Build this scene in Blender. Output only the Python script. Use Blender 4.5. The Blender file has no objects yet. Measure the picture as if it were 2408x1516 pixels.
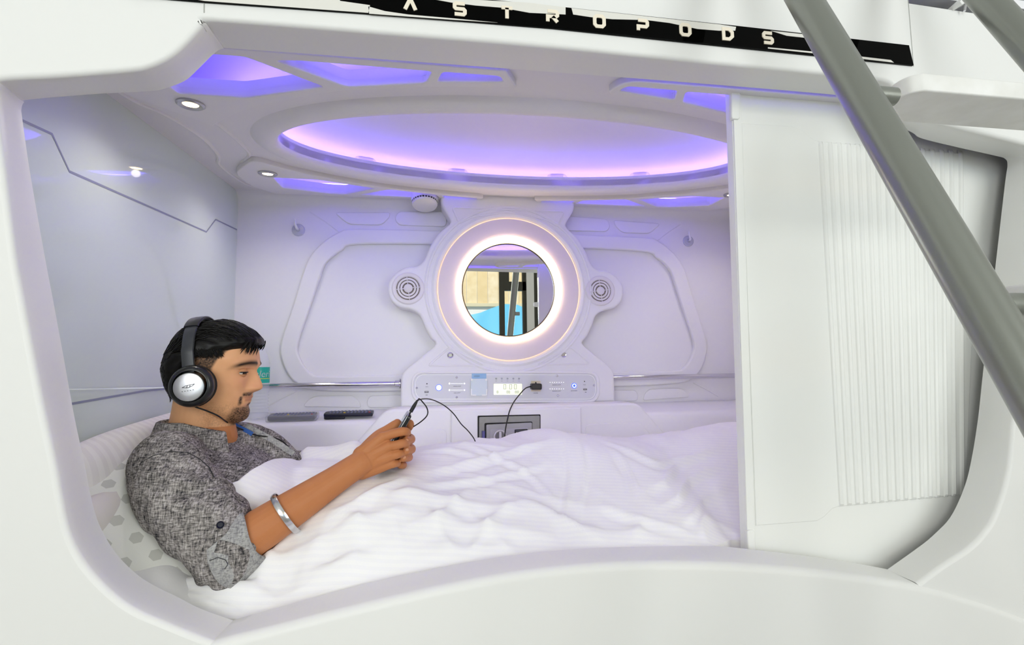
import bpy, bmesh, math, random
import numpy as np
from mathutils import Matrix, Vector, noise as mnoise
from mathutils.bvhtree import BVHTree

scene = bpy.context.scene
COL = scene.collection

# ------------------------------------------------------------------ camera
F = 1200.0; CX = 1204.0; CY = 758.0
def _n(v):
    v = np.array(v, float); return v / np.linalg.norm(v)
_dX = _n((7300, -6, -1200)); _dZ = _n((-185.6, 14200, -1200)); _dZ = _n(_dZ - _dX * _dX.dot(_dZ)); _dY = np.cross(_dZ, _dX)
_M = np.stack([_dX, _dY, _dZ], 1)
CAM = np.array([0.0, 0.0, 1.0])
cd = bpy.data.cameras.new('camera'); cd.sensor_width = 36.0; cd.lens = 36.0 * F / 2408.0
cd.clip_start = 0.02; cd.clip_end = 200
cam = bpy.data.objects.new('camera', cd); COL.objects.link(cam)
cam.matrix_world = Matrix.Translation(CAM) @ Matrix(_M.T.tolist()).to_4x4()
scene.camera = cam

# ------------------------------------------------------------------ world, light, exposure
scene.view_settings.view_transform = 'Standard'
scene.view_settings.look = 'None'
scene.view_settings.gamma = 1.0
scene.view_settings.use_curve_mapping = False
scene.view_settings.exposure = 0.15
world = bpy.data.worlds.new('daylight'); scene.world = world; world.use_nodes = True
wb = world.node_tree.nodes['Background']
wb.inputs['Color'].default_value = (0.97, 1.0, 0.985, 1); wb.inputs['Strength'].default_value = 0.86

def area_light(name, loc, target, size, energy, color=(1, 1, 1)):
    l = bpy.data.lights.new(name, 'AREA'); l.shape = 'RECTANGLE'; l.size, l.size_y = size; l.energy = energy; l.color = color
    o = bpy.data.objects.new(name, l); COL.objects.link(o); o.location = loc
    o.rotation_euler = (Vector(target) - Vector(loc)).to_track_quat('-Z', 'Y').to_euler()
    return o
area_light('window_daylight_left', (-1.25, -2.66, 1.75), (-1.25, 0, 1.75), (2.1, 1.9), 55, (0.98, 1.0, 0.985))  # added area lamp, daylight for an unseen window behind the camera
area_light('window_daylight_right', (2.35, -2.66, 1.75), (2.35, 0, 1.75), (1.9, 1.9), 55, (0.98, 1.0, 0.985))  # second added lamp, at the other unseen window

sun = bpy.data.lights.new('sun', 'SUN'); sun.energy = 3.0; sun.angle = math.radians(2); sun.color = (1.0, 0.97, 0.9)
so_ = bpy.data.objects.new('sun', sun); COL.objects.link(so_); so_.location = (0, 4, 6)
so_.rotation_euler = Vector((0.10, -0.70, -0.71)).to_track_quat('-Z', 'Y').to_euler()

# ------------------------------------------------------------------ helpers
def ray(px, py): return _M.T @ np.array([(px - CX) / F, -(py - CY) / F, -1.0])
def at(px, py, X=None, Y=None, Z=None, pl=None):
    """photo pixel -> world point on the plane X=.., Y=.., Z=.. or (point, normal)"""
    r = ray(px, py)
    if X is not None: t = (X - CAM[0]) / r[0]
    elif Y is not None: t = (Y - CAM[1]) / r[1]
    elif Z is not None: t = (Z - CAM[2]) / r[2]
    else: t = np.dot(np.array(pl[0]) - CAM, pl[1]) / np.dot(r, pl[1])
    return CAM + t * r

def P(px, py, Y): return Vector(at(px, py, Y=Y))
def fnoise(x, y, z=0.0): return mnoise.noise(Vector((x, y, z)))
def lin(c):
    if isinstance(c, str):
        c = tuple(int(c[i:i + 2], 16) / 255 for i in (0, 2, 4))
    return tuple(x / 12.92 if x <= 0.04045 else ((x + 0.055) / 1.055) ** 2.4 for x in c[:3]) + (1.0,)

MATS = {}
def mat(name, color, rough=0.5, metal=0.0, spec=0.5, emit=None, estr=0.0, noise=None, bump=None, coat=0.0, alpha=1.0, trans=0.0, ior=1.45, sss=0.0, sheen=0.0):
    """noise=(scale, second colour, contrast) mottles the colour; bump=(scale, strength, detail)"""
    if name in MATS: return MATS[name]
    m = bpy.data.materials.new(name); m.use_nodes = True; nt = m.node_tree; b = nt.nodes['Principled BSDF']
    b.inputs['Base Color'].default_value = lin(color); b.inputs['Roughness'].default_value = rough
    b.inputs['Metallic'].default_value = metal; b.inputs['Specular IOR Level'].default_value = spec
    b.inputs['IOR'].default_value = ior
    if coat: b.inputs['Coat Weight'].default_value = coat; b.inputs['Coat Roughness'].default_value = 0.06
    if emit is not None:
        b.inputs['Emission Color'].default_value = lin(emit) if isinstance(emit, str) else (*emit, 1); b.inputs['Emission Strength'].default_value = estr
    if alpha < 1: b.inputs['Alpha'].default_value = alpha
    if trans: b.inputs['Transmission Weight'].default_value = trans
    if sss:
        b.inputs['Subsurface Weight'].default_value = sss; b.inputs['Subsurface Radius'].default_value = (1.0, 0.35, 0.2); b.inputs['Subsurface Scale'].default_value = 0.006
    if sheen: b.inputs['Sheen Weight'].default_value = sheen
    tc = None
    if noise or bump:
        tc = nt.nodes.new('ShaderNodeTexCoord')
    if noise:
        nz = nt.nodes.new('ShaderNodeTexNoise'); nz.inputs['Scale'].default_value = noise[0]; nz.inputs['Detail'].default_value = 4
        nt.links.new(tc.outputs['Object'], nz.inputs['Vector'])
        mx = nt.nodes.new('ShaderNodeMix'); mx.data_type = 'RGBA'
        mx.inputs['A'].default_value = lin(color); mx.inputs['B'].default_value = lin(noise[1])
        rp = nt.nodes.new('ShaderNodeMapRange'); rp.inputs['From Min'].default_value = 0.5 - 0.5 / noise[2]; rp.inputs['From Max'].default_value = 0.5 + 0.5 / noise[2]
        nt.links.new(nz.outputs['Fac'], rp.inputs['Value']); nt.links.new(rp.outputs['Result'], mx.inputs['Factor'])
        nt.links.new(mx.outputs['Result'], b.inputs['Base Color'])
    if bump:
        nb = nt.nodes.new('ShaderNodeTexNoise'); nb.inputs['Scale'].default_value = bump[0]; nb.inputs['Detail'].default_value = bump[2] if len(bump) > 2 else 3
        nt.links.new(tc.outputs['Object'], nb.inputs['Vector'])
        bp = nt.nodes.new('ShaderNodeBump'); bp.inputs['Strength'].default_value = bump[1]; bp.inputs['Distance'].default_value = 0.002
        nt.links.new(nb.outputs['Fac'], bp.inputs['Height']); nt.links.new(bp.outputs['Normal'], b.inputs['Normal'])
    MATS[name] = m
    return m

def tag(o, label=None, cat=None, group=None, kind=None):
    if label: o['label'] = label
    if cat: o['category'] = cat
    if group: o['group'] = group
    if kind: o['kind'] = kind
    return o
def thing(name, label, cat, loc=(0, 0, 0), group=None):
    o = bpy.data.objects.new(name, None); COL.objects.link(o); o.location = loc; o.empty_display_size = 0.05
    return tag(o, label, cat, group)
def wpos(o):
    p = Vector((0, 0, 0))
    while o is not None:
        p = p + o.location; o = o.parent
    return p
def link(name, me, m, parent=None, smooth=None):
    """world-space mesh -> object; a child keeps its place (parents are only translated)"""
    o = bpy.data.objects.new(name, me); COL.objects.link(o)
    if m is not None:
        me.materials.clear(); me.materials.append(m)
    if smooth is not None:
        me.shade_smooth() if smooth is True else me.shade_flat()
        if smooth not in (True, False):
            me.shade_smooth(); me.set_sharp_from_angle(angle=math.radians(smooth))
    if parent is not None:
        o.parent = parent; o.location = -wpos(parent)
    return o
def rebase(o, loc):
    """put a world-space mesh's origin at loc"""
    o.data.transform(Matrix.Translation(-Vector(loc))); o.location = Vector(loc) - (wpos(o.parent) if o.parent else Vector((0, 0, 0)))
    return o
def mesh(name, verts, faces):
    me = bpy.data.meshes.new(name); me.from_pydata([tuple(map(float, v)) for v in verts], [], faces); me.update(); return me
def struct(name, me, m, smooth=None, parent=None):
    o = link(name, me, m, parent, smooth)
    if parent is None: o['kind'] = 'structure'
    return o

class MB:
    """collects simple solids into ONE mesh"""
    def __init__(s): s.v = []; s.f = []
    def add(s, v, f):
        k = len(s.v); s.v += [tuple(map(float, p)) for p in v]; s.f += [tuple(i + k for i in q) for q in f]; return s
    def box(s, lo, hi):
        (a, b, c), (d, e, g) = lo, hi
        return s.add([(a, b, c), (d, b, c), (d, e, c), (a, e, c), (a, b, g), (d, b, g), (d, e, g), (a, e, g)],
                     [(0, 3, 2, 1), (4, 5, 6, 7), (0, 1, 5, 4), (1, 2, 6, 5), (2, 3, 7, 6), (3, 0, 4, 7)])
    def grid(s, rows, closed=False, flip=False):
        nr, nc = len(rows), len(rows[0]); v = [p for r in rows for p in r]; f = []
        for i in range(nr - 1):
            for j in range(nc if closed else nc - 1):
                q = (i * nc + j, i * nc + (j + 1) % nc, (i + 1) * nc + (j + 1) % nc, (i + 1) * nc + j)
                f.append(q[::-1] if flip else q)
        return s.add(v, f)
    def tube(s, pts, r, n=10, caps=True):
        pts = [Vector(p) for p in pts]; rr = r if hasattr(r, '__len__') else [r] * len(pts)
        up = None; rings = []
        for i, p in enumerate(pts):
            t = (pts[min(i + 1, len(pts) - 1)] - pts[max(i - 1, 0)]).normalized()
            if up is None:
                up = t.orthogonal().normalized()
            up = (up - t * up.dot(t)).normalized(); sd = t.cross(up)
            rings.append([p + (up * math.cos(2 * math.pi * k / n) + sd * math.sin(2 * math.pi * k / n)) * rr[i] for k in range(n)])
        s.grid(rings, closed=True, flip=False)
        if caps:
            k = len(s.v) - len(pts) * n
            s.f.append(tuple(k + n - 1 - j for j in range(n))); k2 = len(s.v) - n; s.f.append(tuple(k2 + j for j in range(n)))
        return s
    def lathe(s, prof, M, n=32, caps=False):
        """prof: (radius, height) pairs, spun about local z; M places it"""
        rows = [[M @ Vector((r * math.cos(2 * math.pi * k / n), r * math.sin(2 * math.pi * k / n), h)) for k in range(n)] for r, h in prof]
        s.grid(rows, closed=True)
        if caps:
            k = len(s.v) - len(rows) * n
            s.f.append(tuple(k + n - 1 - j for j in range(n))); k2 = len(s.v) - n; s.f.append(tuple(k2 + j for j in range(n)))
        return s
    def me(s, name='m'): return mesh(name, s.v, s.f)
    def build(s, name, m, parent=None, smooth=35): return link(name, s.me(name), m, parent, smooth)

def spline(pts, n=8, closed=False):
    """centripetal-ish Catmull-Rom through points of any dimension"""
    P = [np.array(p, float) for p in pts]; out = []; L = len(P)
    for i in range(L if closed else L - 1):
        if closed: p0, p1, p2, p3 = P[i - 1], P[i], P[(i + 1) % L], P[(i + 2) % L]
        else: p0, p1, p2, p3 = P[max(i - 1, 0)], P[i], P[i + 1], P[min(i + 2, L - 1)]
        for k in range(n):
            t = k / n
            out.append(0.5 * ((2 * p1) + (-p0 + p2) * t + (2 * p0 - 5 * p1 + 4 * p2 - p3) * t * t + (-p0 + 3 * p1 - 3 * p2 + p3) * t ** 3))
    if not closed: out.append(P[-1])
    return out
def rounded(pts, r, n=5):
    """polygon with rounded corners; r one radius or one per corner"""
    L = len(pts); out = []
    for i in range(L):
        a, b, c = np.array(pts[i - 1], float), np.array(pts[i], float), np.array(pts[(i + 1) % L], float)
        rr = r[i] if hasattr(r, '__len__') else r
        u = a - b; v = c - b; lu, lv = np.linalg.norm(u), np.linalg.norm(v); u /= lu; v /= lv
        d = min(rr, lu * 0.45, lv * 0.45)
        if d < 1e-5: out.append(b); continue
        p, q = b + u * d, b + v * d
        for k in range(n + 1):
            t = k / n; out.append((1 - t) ** 2 * p + 2 * t * (1 - t) * b + t * t * q)
    return out
def circle2(cx, cy, r, n=48, ry=None):
    return [(cx + r * math.cos(2 * math.pi * k / n), cy + (ry or r) * math.sin(2 * math.pi * k / n)) for k in range(n)]

def plate_mesh(loops, frame, depth, bevel=0.0, res=3):
    """solid plate from 2D loops (first outer, rest holes); front face at frame's local z=0, body behind it"""
    cu = bpy.data.curves.new('c', 'CURVE'); cu.dimensions = '2D'; cu.fill_mode = 'BOTH'
    for lp in loops:
        sp = cu.splines.new('POLY'); sp.points.add(len(lp) - 1)
        for q, p in zip(sp.points, lp): q.co = (float(p[0]), float(p[1]), 0, 1)
        sp.use_cyclic_u = True
    cu.bevel_depth = bevel; cu.bevel_resolution = res; cu.offset = -bevel; cu.extrude = max(depth / 2 - bevel, 0.0)
    o = bpy.data.objects.new('c', cu); COL.objects.link(o)
    dg = bpy.context.evaluated_depsgraph_get(); dg.update()
    me = bpy.data.meshes.new_from_object(o.evaluated_get(dg), depsgraph=dg)
    bpy.data.objects.remove(o); bpy.data.curves.remove(cu)
    bm = bmesh.new(); bm.from_mesh(me); bmesh.ops.remove_doubles(bm, verts=bm.verts, dist=1e-6); bmesh.ops.recalc_face_normals(bm, faces=bm.faces)
    bm.to_mesh(me); bm.free()
    cap = [abs(p.normal.z) > 0.999 for p in me.polygons]
    me.transform(frame @ Matrix.Translation((0, 0, -depth / 2)))
    me.shade_smooth(); me.set_sharp_from_angle(angle=math.radians(50))
    for p, c in zip(me.polygons, cap):
        if c: p.use_smooth = False
    me.update()
    return me
def frameY(Y):   # local x,y -> world X,Z ; front faces the camera (-Y)
    return Matrix(((1, 0, 0, 0), (0, 0, -1, Y), (0, 1, 0, 0), (0, 0, 0, 1)))
def xz(pts, Y): return [tuple(at(px, py, Y=Y)[[0, 2]]) for px, py in pts]
def plateY(name, pxloops, Y, depth, bevel, m, parent=None, world2d=False, res=3):
    loops = pxloops if world2d else [xz(l, Y) for l in pxloops]
    return link(name, plate_mesh(loops, frameY(Y), depth, bevel, res), m, parent)
def frame_at(p, z, x=(1, 0, 0)):
    """matrix with local z along z and local x close to x, at p"""
    z = Vector(z).normalized(); x = Vector(x); x = (x - z * x.dot(z)).normalized(); y = z.cross(x)
    return Matrix(((x.x, y.x, z.x, p[0]), (x.y, y.y, z.y, p[1]), (x.z, y.z, z.z, p[2]), (0, 0, 0, 1)))
def evaluate(o, remove=True):
    dg = bpy.context.evaluated_depsgraph_get(); dg.update()
    me = bpy.data.meshes.new_from_object(o.evaluated_get(dg), depsgraph=dg)
    if remove: bpy.data.objects.remove(o)
    return me

# materials shared by many things
WHITE = mat('moulded_white_plastic', 'f1f1ef', 0.42, spec=0.35)
IWHITE = mat('pod_interior_plastic', 'f3f2f6', 0.45, spec=0.3)
CHROME = mat('chrome', 'd8d8dc', 0.12, 1.0)
BLACKP = mat('black_plastic', '151518', 0.35)
DARK = mat('dark_gap', '0c0c0e', 0.6)
VIOLET = (0.17, 0.12, 1.0)
LED = mat('violet_led', '9a90ff', 0.5, emit=(0.21, 0.14, 1.0), estr=21)
WARM = mat('warm_lamp', 'fff2d8', 0.5, emit=(1.0, 0.78, 0.5), estr=14)
# ================================================================== pod shell
YF = 0.88; YI = 0.96; YB = 2.07; XL = -0.725; XC = 0.322; XR = 2 * XC - XL; ZBED = 0.55
CEIL = ((0, YB, 1.677), np.array([0, -0.066, 1.0]))
def zceil(y): return 1.677 + 0.066 * (y - YB)

PAIRS = [((504,1512),(548,1458)),((440,1487),(470,1433)),((394,1468),(420,1411)),((318,1435),(366,1386)),((257,1391),(316,1355)),((197,1325),(264,1302)),((161,1254),(226,1236)),((142,1169),(206,1170)),
 ((130,1100),(193,1100)),((102,969),(168,985)),((75,830),(140,830)),((51,700),(116,700)),((33,600),(97,600)),((8,400),(62,400)),((-8,280),(44,275)),((-14,215),(42,250)),((-8,193),(48,235)),((6,185),(63,228)),
 ((140,178),(223,215)),((302,165),(340,209)),((349,156),(380,203)),((395,135),(430,184)),((430,107),(465,153)),((463,72),(500,119)),((482,50),(521,108)),((505,46),(560,109)),((900,77),(900,134)),((1300,110),(1300,164)),
 ((1731,153),(1720,197)),((1923,171),(1975,219)),((2080,188),(2050,228)),((2110,215),(2080,258)),((2140,250),(2112,287)),((2180,278),(2153,308)),((2239,296),(2176,322)),((2330,318),(2261,343)),((2420,341),(2350,363)),
 ((2462,360),(2372,370)),((2470,385),(2378,385)),((2462,430),(2372,430)),((2430,640),(2348,640)),((2402,860),(2322,863)),((2383,984),(2309,984)),((2371,1109),(2293,1084)),((2343,1204),(2276,1149)),((2315,1252),(2243,1219)),((2278,1289),(2198,1264)),((2219,1328),(2149,1298)),((2159,1372),(2086,1339))]
FR = np.array(spline(xz([a for a, b in PAIRS], YF), 5)); IN = np.array(spline(xz([b for a, b in PAIRS], YI), 5))
def outward(L):
    t = np.gradient(L, axis=0); t /= np.linalg.norm(t, axis=1)[:, None] + 1e-9
    return np.stack([-t[:, 1], t[:, 0]], 1)      # loop runs clockwise seen from the camera: left of travel is outside
ON = outward(FR)
r = 0.008
rows = []
for off, y in ((r, YF), (0.62 * r, YF + 0.08 * r), (0.3 * r, YF + 0.3 * r), (0.08 * r, YF + 0.62 * r), (0, YF + r)):
    rows.append([(p[0], y, p[1]) for p in FR + ON * off])
for k in range(1, 5):
    t = k / 4; L = FR * (1 - t) + IN * t; y = (YF + r) * (1 - t) + YI * t
    rows.append([(p[0], y, p[1]) for p in L])
nI = len(IN); rows.append([(p[0], YI + 0.008 * min(1, i / 12, (nI - 1 - i) / 12), p[1]) for i, p in enumerate(IN)])
b = MB().grid(rows)
reveal = b.me('reveal')
# front face: everything round the opening, with the notch of the upper gap at the right
hole = [tuple(p) for p in FR + ON * r]
n0, n1 = at(2136, 8, Y=YF)[[0, 2]], at(2320, 36, Y=YF)[[0, 2]]
sl = (n1 - n0) / (n1[0] - n0[0])
x0, x1, z0, z1 = -2.2, 3.0, -0.02, 2.6
outer = [(x0, z0), (x1, z0), (x1, n0[1] + sl[1] * (x1 - n0[0])), tuple(n0), (n0[0], z1), (x0, z1)]
lower_close = [(hole[-1][0] - 0.02, 0.40), (hole[0][0] + 0.02, 0.40)]
wall_front = struct('wall_front', plate_mesh([outer, hole + lower_close], frameY(YF), 0.02, 0.0), WHITE)
link('opening_reveal', reveal, WHITE, wall_front, True)
# seams between moulded shell panels: shallow dark grooves
def seam(pts, Y, w, parent, m=None):
    c = [at(px, py, Y=Y) for px, py in pts]
    return MB().tube(c, w, 6).build('seam', m or mat('seam_shadow_gap', 'b9bab6', 0.8), parent)
seam([(481, -60), (480, 30)], YF, 0.0011, wall_front)
seam([(2126, -80), (2136, 8), (2148, 156)], YF, 0.0009, wall_front)
# left shoulder of the shell: the thick lip that stands proud of the fascia
# recess of the bunk above (upper right)
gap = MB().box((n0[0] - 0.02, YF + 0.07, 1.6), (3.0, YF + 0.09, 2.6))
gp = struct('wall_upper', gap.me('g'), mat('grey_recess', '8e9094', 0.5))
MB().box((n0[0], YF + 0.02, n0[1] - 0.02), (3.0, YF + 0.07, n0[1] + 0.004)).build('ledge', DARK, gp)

# sill: the bowed lower front panel with its top face
S_FRONT = [(380,1562),(504,1512),(620,1482),(760,1446),(900,1412),(1050,1378),(1200,1350),(1350,1332),(1500,1323),(1680,1324),(1830,1333),(1979,1348),(2159,1375),(2290,1410),(2408,1452),(2520,1500)]
S_BACK = [(430,1500),(548,1458),(650,1429),(760,1398),(900,1362),(1050,1331),(1200,1306),(1350,1291),(1500,1285),(1680,1284),(1780,1293),(1929,1311),(2086,1338),(2190,1368),(2290,1405),(2400,1450)]
sf = np.array(spline(xz(S_FRONT, YF - 0.006), 6)); sb = np.array(spline(xz(S_BACK, YI), 6))
yf = YF - 0.006; rows = [[(p[0], yf, -0.02) for p in sf]]
rr = 0.014
for dz, dy in ((-rr, 0), (-0.62 * rr, 0.08 * rr), (-0.3 * rr, 0.3 * rr), (-0.08 * rr, 0.62 * rr), (0, rr)):
    rows.append([(p[0], yf + dy, p[1] + dz) for p in sf])
for k in range(1, 4):
    t = k / 3; L = sf * (1 - t) + sb * t; rows.append([(p[0], (yf + rr) * (1 - t) + YI * t, p[1]) for p in L])
rows.append([(p[0], YI + 0.02, p[1] - 0.02) for p in sb]); rows.append([(p[0], YI + 0.02, 0.4) for p in sb])
sill = struct('trim_1', MB().grid(rows).me('sill'), WHITE, 40)

YD = 1.0
# box of the pod: side walls, base, rear closing wall
GLASS = mat('backpainted_glass', 'd8e2de', 0.035, spec=0.75, coat=0.35)
wl = struct('wall_left', MB().box((XL - 0.02, YF + 0.02, 0.4), (XL, YB + 0.06, 1.80)).me('wl'), GLASS)
LINE = mat('etched_line', '8f94ac', 0.4)
def etched(px):
    for a, b in zip(px[:-1], px[1:]):
        pass
    c = [at(x, y, X=XL) + np.array([0.0006, 0, 0]) for x, y in px]
    rows = []
    for i, p in enumerate(c):
        t = c[min(i + 1, len(c) - 1)] - c[max(i - 1, 0)]; t /= np.linalg.norm(t); nrm = np.cross(t, (1, 0, 0)); 
        rows.append([p + nrm * 0.0026, p - nrm * 0.0026])
    return MB().grid(rows).build('etched_line', LINE, wl)
etched([(-60, 232), (45, 280), (122, 315), (163, 403), (485, 545), (507, 516), (557, 540)])
c0 = at(163, 950, X=XL); etched([(100, 958), (163, 950), (345, 918), (470, 906), (548, 904)])
wr = struct('wall_right', MB().box((XR, YD + 0.03, 0.4), (XR + 0.02, YB + 0.06, 1.80)).me('wr'), IWHITE)
fl = struct('floor', MB().box((XL, YI + 0.02, 0.40), (XR, YB + 0.06, 0.42)).me('fl'), IWHITE)
cb = MB().box((XL - 0.04, YF + 0.02, 1.80), (XR + 0.04, YB + 0.06, 1.82))
struct('wall_top', cb.me('cb'), IWHITE)

# sliding shutter door on the right
struct('wall_pocket', MB().box((XR + 0.24, YF + 0.02, 0.4), (XR + 0.26, YD + 0.05, 1.82)).box((XR, YD + 0.03, 0.4), (XR + 0.26, YD + 0.05, 1.82)).me('wp'), IWHITE)  # unseen cap, added to stop light leaking in beside the door
DW = mat('door_white_plastic', 'f3f4f1', 0.38, spec=0.4)
dl = [at(1718, 180, Y=YD), at(1757, 1300, Y=YD)]
xr = XR + 0.22
dplate = [(dl[0][0], dl[0][2]), (xr, dl[0][2]), (xr, dl[1][2] - 0.1), (dl[1][0] + (dl[1][0] - dl[0][0]) * 0.09, dl[1][2] - 0.1)]
door = struct('door_1', plate_mesh([dplate], frameY(YD), 0.024, 0.002), DW)
def dpart(name, px, proud, bev, depth=None):
    return plateY(name, [px], YD - proud, depth or proud + 0.004, bev, DW, door)
dpart('edge_strip', [(1722, 170), (1741, 172), (1778, 1300), (1759, 1300)], 0.0035, 0.0015)
dpart('handle_plate', [(1720, 170), (1741, 172), (1741, 276), (1737, 280), (1724, 279), (1721, 274)], 0.008, 0.003)
dpart('handle_plate', [(1758, 1250), (1762, 1246), (1772, 1246), (1777, 1250), (1779, 1300), (1760, 1300)], 0.008, 0.003)
dpart('door_panel', [(1744, 289), (1862, 296), (1885, 305), (1912, 326), (1925, 332), (2262, 360), (2290, 720), (2272, 1162), (1972, 1191), (1958, 1196), (1938, 1216), (1922, 1225), (1778, 1236)], 0.0025, 0.0022)
nrib = 16
for k in range(nrib):
    t = k / (nrib - 1)
    xt, yt = 1929 + (2258 - 1929) * t, 338 + 22 * t; xb, yb = 1978 + (2262 - 1978) * t, 1187 - 26 * t
    A, B = at(xt, yt, Y=YD - 0.002), at(xb, yb, Y=YD - 0.002)
    w = 0.0062
    prof = [(-w, 0), (-0.7 * w, 0.0035), (0, 0.0052), (0.7 * w, 0.0035), (w, 0)]
    rows = [[(P[0] + a, P[1] - h * s, P[2] + dz) for a, h in prof] for P, s, dz in ((A, 0, 0.006), (A, 1, -0.004), (B, 1, 0.003), (B, 0, -0.003))]
    MB().grid(rows, flip=True).build('rib', DW, door)
# ================================================================== ceiling with oval dome and violet lit cut-outs
Y0 = 1.50; _k = math.sqrt(1 + 0.066 ** 2)
def xc(v): return 0.305 + 0.038 * v
CF = Matrix(((1, 0, 0, 0), (0, 1 / _k, -0.066 / _k, Y0), (0, 0.066 / _k, 1 / _k, zceil(Y0)), (0, 0, 0, 1)))
def cw(u, v, h=0.0): return CF @ Vector((xc(v) + u, v * _k, h))          # ceiling plan -> world, h above the ceiling plane
def quad(pts, su, sv):
    o = [(xc(v * sv) + u * su, v * sv * _k) for u, v in pts]
    return o[::-1] if su * sv < 0 else o
OA, OB = 0.724, 0.3125
W1 = [(-.842, -.31), (-.70, -.312), (-.512, -.391), (-.635, -.493), (-.692, -.493), (-.848, -.437)]
W2 = [(-.582, -.488), (-.537, -.495), (-.278, -.494), (-.294, -.444), (-.464, -.399)]
W3 = [(-.257, -.496), (-.140, -.497), (-.128, -.474), (-.269, -.452)]
PAN = [(-.957, -.28), (-.845, -.131), (-.769, -.211), (-.696, -.265), (-.584, -.33), (-.473, -.382), (-.307, -.425), (-.098, -.455), (-.13, -.522), (-.90, -.522), (-.955, -.43)]
CW = mat('ceiling_white_plastic', 'efedf0', 0.5, spec=0.25)
oval = [(xc(0) + OA * math.cos(t), OB * math.sin(t)) for t in np.linspace(0, 2 * math.pi, 97)[:-1]]
rect = [(XL, -0.545), (XR, -0.545), (XR, 0.572), (XL, 0.572)]
holes = []
for su in (1, -1):
    for sv in (1, -1):
        for W in (W1, W2, W3): holes.append(rounded(quad(W, su, sv), 0.012, 3))
ceiling = struct('ceiling', plate_mesh([rect, oval] + holes, CF @ Matrix.Translation((0, 0, 0.030)), 0.022, 0.0), CW)
for su in (1, -1):
    for sv in (1, -1):
        hs = [rounded(quad(W, su, sv), 0.010, 3) for W in (W1, W2, W3)]
        link('cutout_panel', plate_mesh([rounded(quad(PAN, su, sv), [.02, .004, .08, .08, .08, .08, .08, .004, .004, .03, .06], 3)] + hs, CF @ Matrix.Translation((0, 0, 0.012)), 0.020, 0.0035), CW, ceiling)
# bead that outlines the field between two panels
for su in (1, -1):
    c = spline([(-.90, -.20), (-.852, -.128), (-.842, -.05), (-.842, .05), (-.852, .128), (-.90, .20)], 6)
    MB().tube([cw(u * su, v, 0.010) for u, v in c], 0.0065, 8).build('bead', CW, ceiling)
    c = [(-.985, -.53), (-.985, -.25), (-.95, -.15), (-.93, 0), (-.95, .15), (-.985, .25), (-.985, .45), (-.93, .53)]
    MB().tube([cw(u * su, v, 0.010) for u, v in spline(c, 6)], 0.007, 8).build('bead', CW, ceiling)
# rounded rim of the dome
rows = []
prof = [(0.000, 0.040), (0.000, 0.004), (0.004, -0.004), (0.014, -0.010), (0.030, -0.012), (0.046, -0.008), (0.060, 0.000), (0.070, 0.008), (0.078, 0.012)]
for k in range(96):
    t = 2 * math.pi * k / 96
    n = Vector((OB * math.cos(t), OA * math.sin(t), 0)).normalized()
    rows.append([CF @ (Vector((xc(0) + OA * math.cos(t), OB * math.sin(t), h)) + n * d) for d, h in prof])
rows.append(rows[0]); MB().grid(rows).build('dome_rim', CW, ceiling, 60)
# dome: cove wall + shallow cap
DM = mat('dome_satin_white', 'eae8ec', 0.42, spec=0.35)
rows = []
for d, h in ((0.058, 0.020), (0.060, 0.055), (0.055, 0.066), (0.03, 0.072), (-0.02, 0.080), (-0.10, 0.086), (-0.2, 0.089), (-0.31, 0.0905)):
    rr = []
    for k in range(96):
        t = 2 * math.pi * k / 96
        if d > -0.05:
            n = Vector((OB * math.cos(t), OA * math.sin(t), 0)).normalized(); q = Vector((OA * math.cos(t), OB * math.sin(t), 0)) + n * d
        else:
            s = (OB + d) / OB; q = Vector((OA * math.cos(t) * (s * 0.8 + 0.2 * (OB - 0.02) / OB * s / max(s, .3)), OB * math.sin(t) * s, 0))
        rr.append(CF @ (q + Vector((xc(0), 0, h))))
    rows.append(rr)
b = MB().grid(rows, closed=True); n0_ = len(b.v) - 96; b.f.append(tuple(n0_ + j for j in range(96)))
b.build('dome', DM, ceiling, 60)
# partition between dome and the lit plenum is the cove wall; LED strips: one inside the cove, one outside it
def oval_led(name, d, h, r, m, t0=0, t1=2 * math.pi, n=96):
    pts = []
    for k in range(n + 1):
        t = t0 + (t1 - t0) * k / n; nn = Vector((OB * math.cos(t), OA * math.sin(t), 0)).normalized()
        pts.append(CF @ (Vector((xc(0) + OA * math.cos(t), OB * math.sin(t), h)) + nn * d))
    return MB().tube(pts, r, 6).build(name, m, ceiling)
oval_led('led_strip', 0.040, 0.033, 0.004, LED)
LED2 = mat('violet_led_plenum', '9a90ff', 0.5, emit=VIOLET, estr=17)
oval_led('led_strip', 0.085, 0.042, 0.005, LED2)
for sv in (1, -1):
    MB().tube([cw(-.9, .532 * sv, 0.040), cw(.9, .532 * sv, 0.040)], 0.004, 6).build('led_strip', LED2, ceiling)
ov2 = []
for k in range(96):
    t = 2 * math.pi * k / 96; nn = Vector((OB * math.cos(t), OA * math.sin(t), 0)).normalized(); ov2.append((xc(0) + OA * math.cos(t) + nn.x * .058, OB * math.sin(t) + nn.y * .058))
link('plenum_roof', plate_mesh([rect], CF @ Matrix.Translation((0, 0, 0.100)), 0.004, 0.0), CW, ceiling)
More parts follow.
